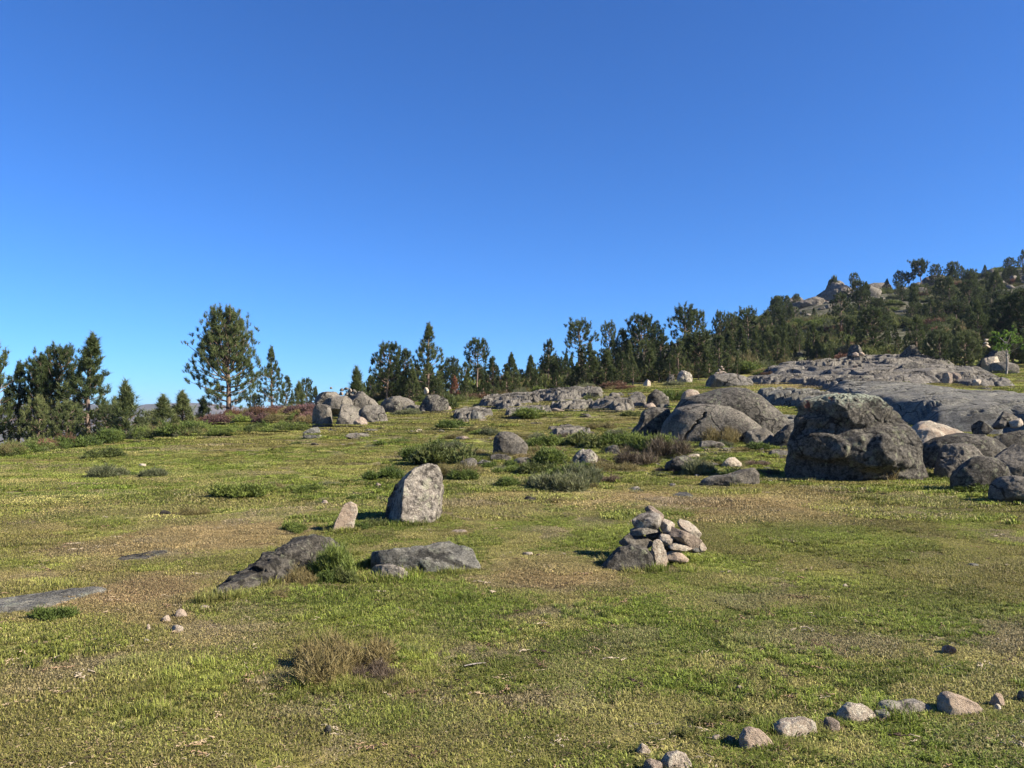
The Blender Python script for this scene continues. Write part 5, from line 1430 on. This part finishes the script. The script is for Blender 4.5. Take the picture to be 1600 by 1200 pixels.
# ------------------------------------------------------------------ labels that single out each repeat
MARKS = [(28, 'slim pale trunked pine'), (100, 'rounded open left pine'), (137, 'tallest left group pine'), (197, 'lone young pointed pine'), (255, 'young pine pair'), (318, 'small dark pine'), (358, 'big broad open pine'), (425, 'dark conical pine'),
 (505, 'ridge rock pile'), (560, 'pale green little pine'), (604, 'left corner pine'), (667, 'tall pointed pine'), (710, 'rust brown pine'), (745, 'slender bare trunked pine'), (797, 'dark upright boulder'), (856, 'mid meadow pointed pine'), (903, 'tufty topped pine'), (952, 'narrow crowned pine'),
 (1000, 'high leader pine'), (1035, 'front cairn'), (1070, 'twin lobed crown pine'), (1135, 'long hump rock'), (1169, 'spreading crown pine'), (1240, 'pointed dark crag'), (1305, 'pale dome crag'), (1342, 'middle slope cairn'), (1385, 'left end skyline pine'), (1440, 'umbrella shaped pine'),
 (1487, 'round skyline pine'), (1539, 'lone conical skyline pine'), (1572, 'bright green leafy tree'), (1600, 'right edge skyline pine')]
ORD = ['first', 'second', 'third', 'fourth', 'fifth', 'sixth', 'seventh', 'eighth', 'ninth', 'tenth', 'eleventh', 'twelfth', 'thirteenth', 'fourteenth', 'fifteenth', 'sixteenth', 'seventeenth', 'eighteenth', 'nineteenth', 'twentieth']
SHORT = {'small dark pine scattered on the rocky upper hillside': 'small hillside pine', 'weathered granite boulder among pines on the rocky hillside': 'weathered hillside boulder',
 'small granite stone strewn between the ledges on the crest': 'small crest stone', 'small rough stone in the turf before the dome rocks': 'small rough stone before the dome rocks',
 'small rough stone scattered in the upper meadow': 'small rough meadow stone', 'broken block lying on the bedrock slope': 'broken block on the bedrock slope',
 'small cream stone in the loose heap on top of the ridge rock pile': 'small stone heaped on the ridge rock pile', 'small cream stone in the tiny cairn on the long hump rock': 'small stone in the tiny hump rock cairn',
 'small stone in the cairn on the middle of the slab slope': 'small stone in the middle slope cairn'}
from collections import defaultdict
bpy.context.view_layer.update()
def colu(o): return 800 + F * o.location.x / o.location.y
raw = defaultdict(list); byl = defaultdict(list)
for o in scn.objects:
    if o.parent is None and o.get('label') and o.get('kind') is None: raw[o['label']].append(o)
for lb, os_ in raw.items():
    if len(os_) < 2: continue
    base = 'dark packed wood pine' if lb.startswith('dark green pine packed') else SHORT.get(lb, lb)
    for w_ in (' growing', ' mounded', ' spreading', ' bristly', ' dense', ' leafless', ' flowering'): base = base.replace(w_, '')
    for a_, b_ in ((' on the rough ground before', ' before'), (' along the edge of the pine wood', ' along the wood edge'), (' on the heather bank under the big pine', ' on the heather bank'), (' in the heath strip under the left pines', ' under the left pines'),
                   (' along the foot of the heather bank', ' below the heather bank'), (' on the heath below the young pines', ' below the young pines'), (' coloured', ''), (' brown', '')): base = base.replace(a_, b_)
    byl[base] += os_
for base, os_ in byl.items():
    cells = defaultdict(list)
    for o in os_:
        cells[None if len(os_) <= 13 else min(MARKS, key=lambda m_: abs(m_[0] - colu(o)))[1]].append(o)
    for mk, mem in cells.items():
        mem.sort(key=lambda o: o.location.y)
        parts_ = [('', mem)] if len(mem) <= 8 else [('nearer ', mem[:len(mem) // 2]), ('farther ', mem[len(mem) // 2:])]
        for pre, mm_ in parts_:
            mm_.sort(key=colu)
            for i, o in enumerate(mm_):
                o['label'] = pre + base + ('' if mk is None else ' by the ' + mk) + (', ' + ORD[min(i, 19)] + ' from left' if len(mm_) > 1 else '')
print('PINES', sum(1 for o in bpy.data.objects if o.get('category') == 'pine tree'))

# ------------------------------------------------------------------ air
bm = bmesh.new(); bmesh.ops.create_cube(bm, size=2)
me = bpy.data.meshes.new('haze'); bm.to_mesh(me); bm.free()
hz = link('haze', me); hz['kind'] = 'stuff'
hz.location = (0, 0, -3); hz.scale = (9000, 4700, 90)
t = NT('haze_air')
pv = t.n('ShaderNodeVolumePrincipled')
pv.inputs['Color'].default_value = (.62, .76, 1.0, 1)
pv.inputs['Density'].default_value = .0001
pv.inputs['Anisotropy'].default_value = .2
t.l(pv.outputs[0], t.out.inputs['Volume'])
me.materials.append(t.m)
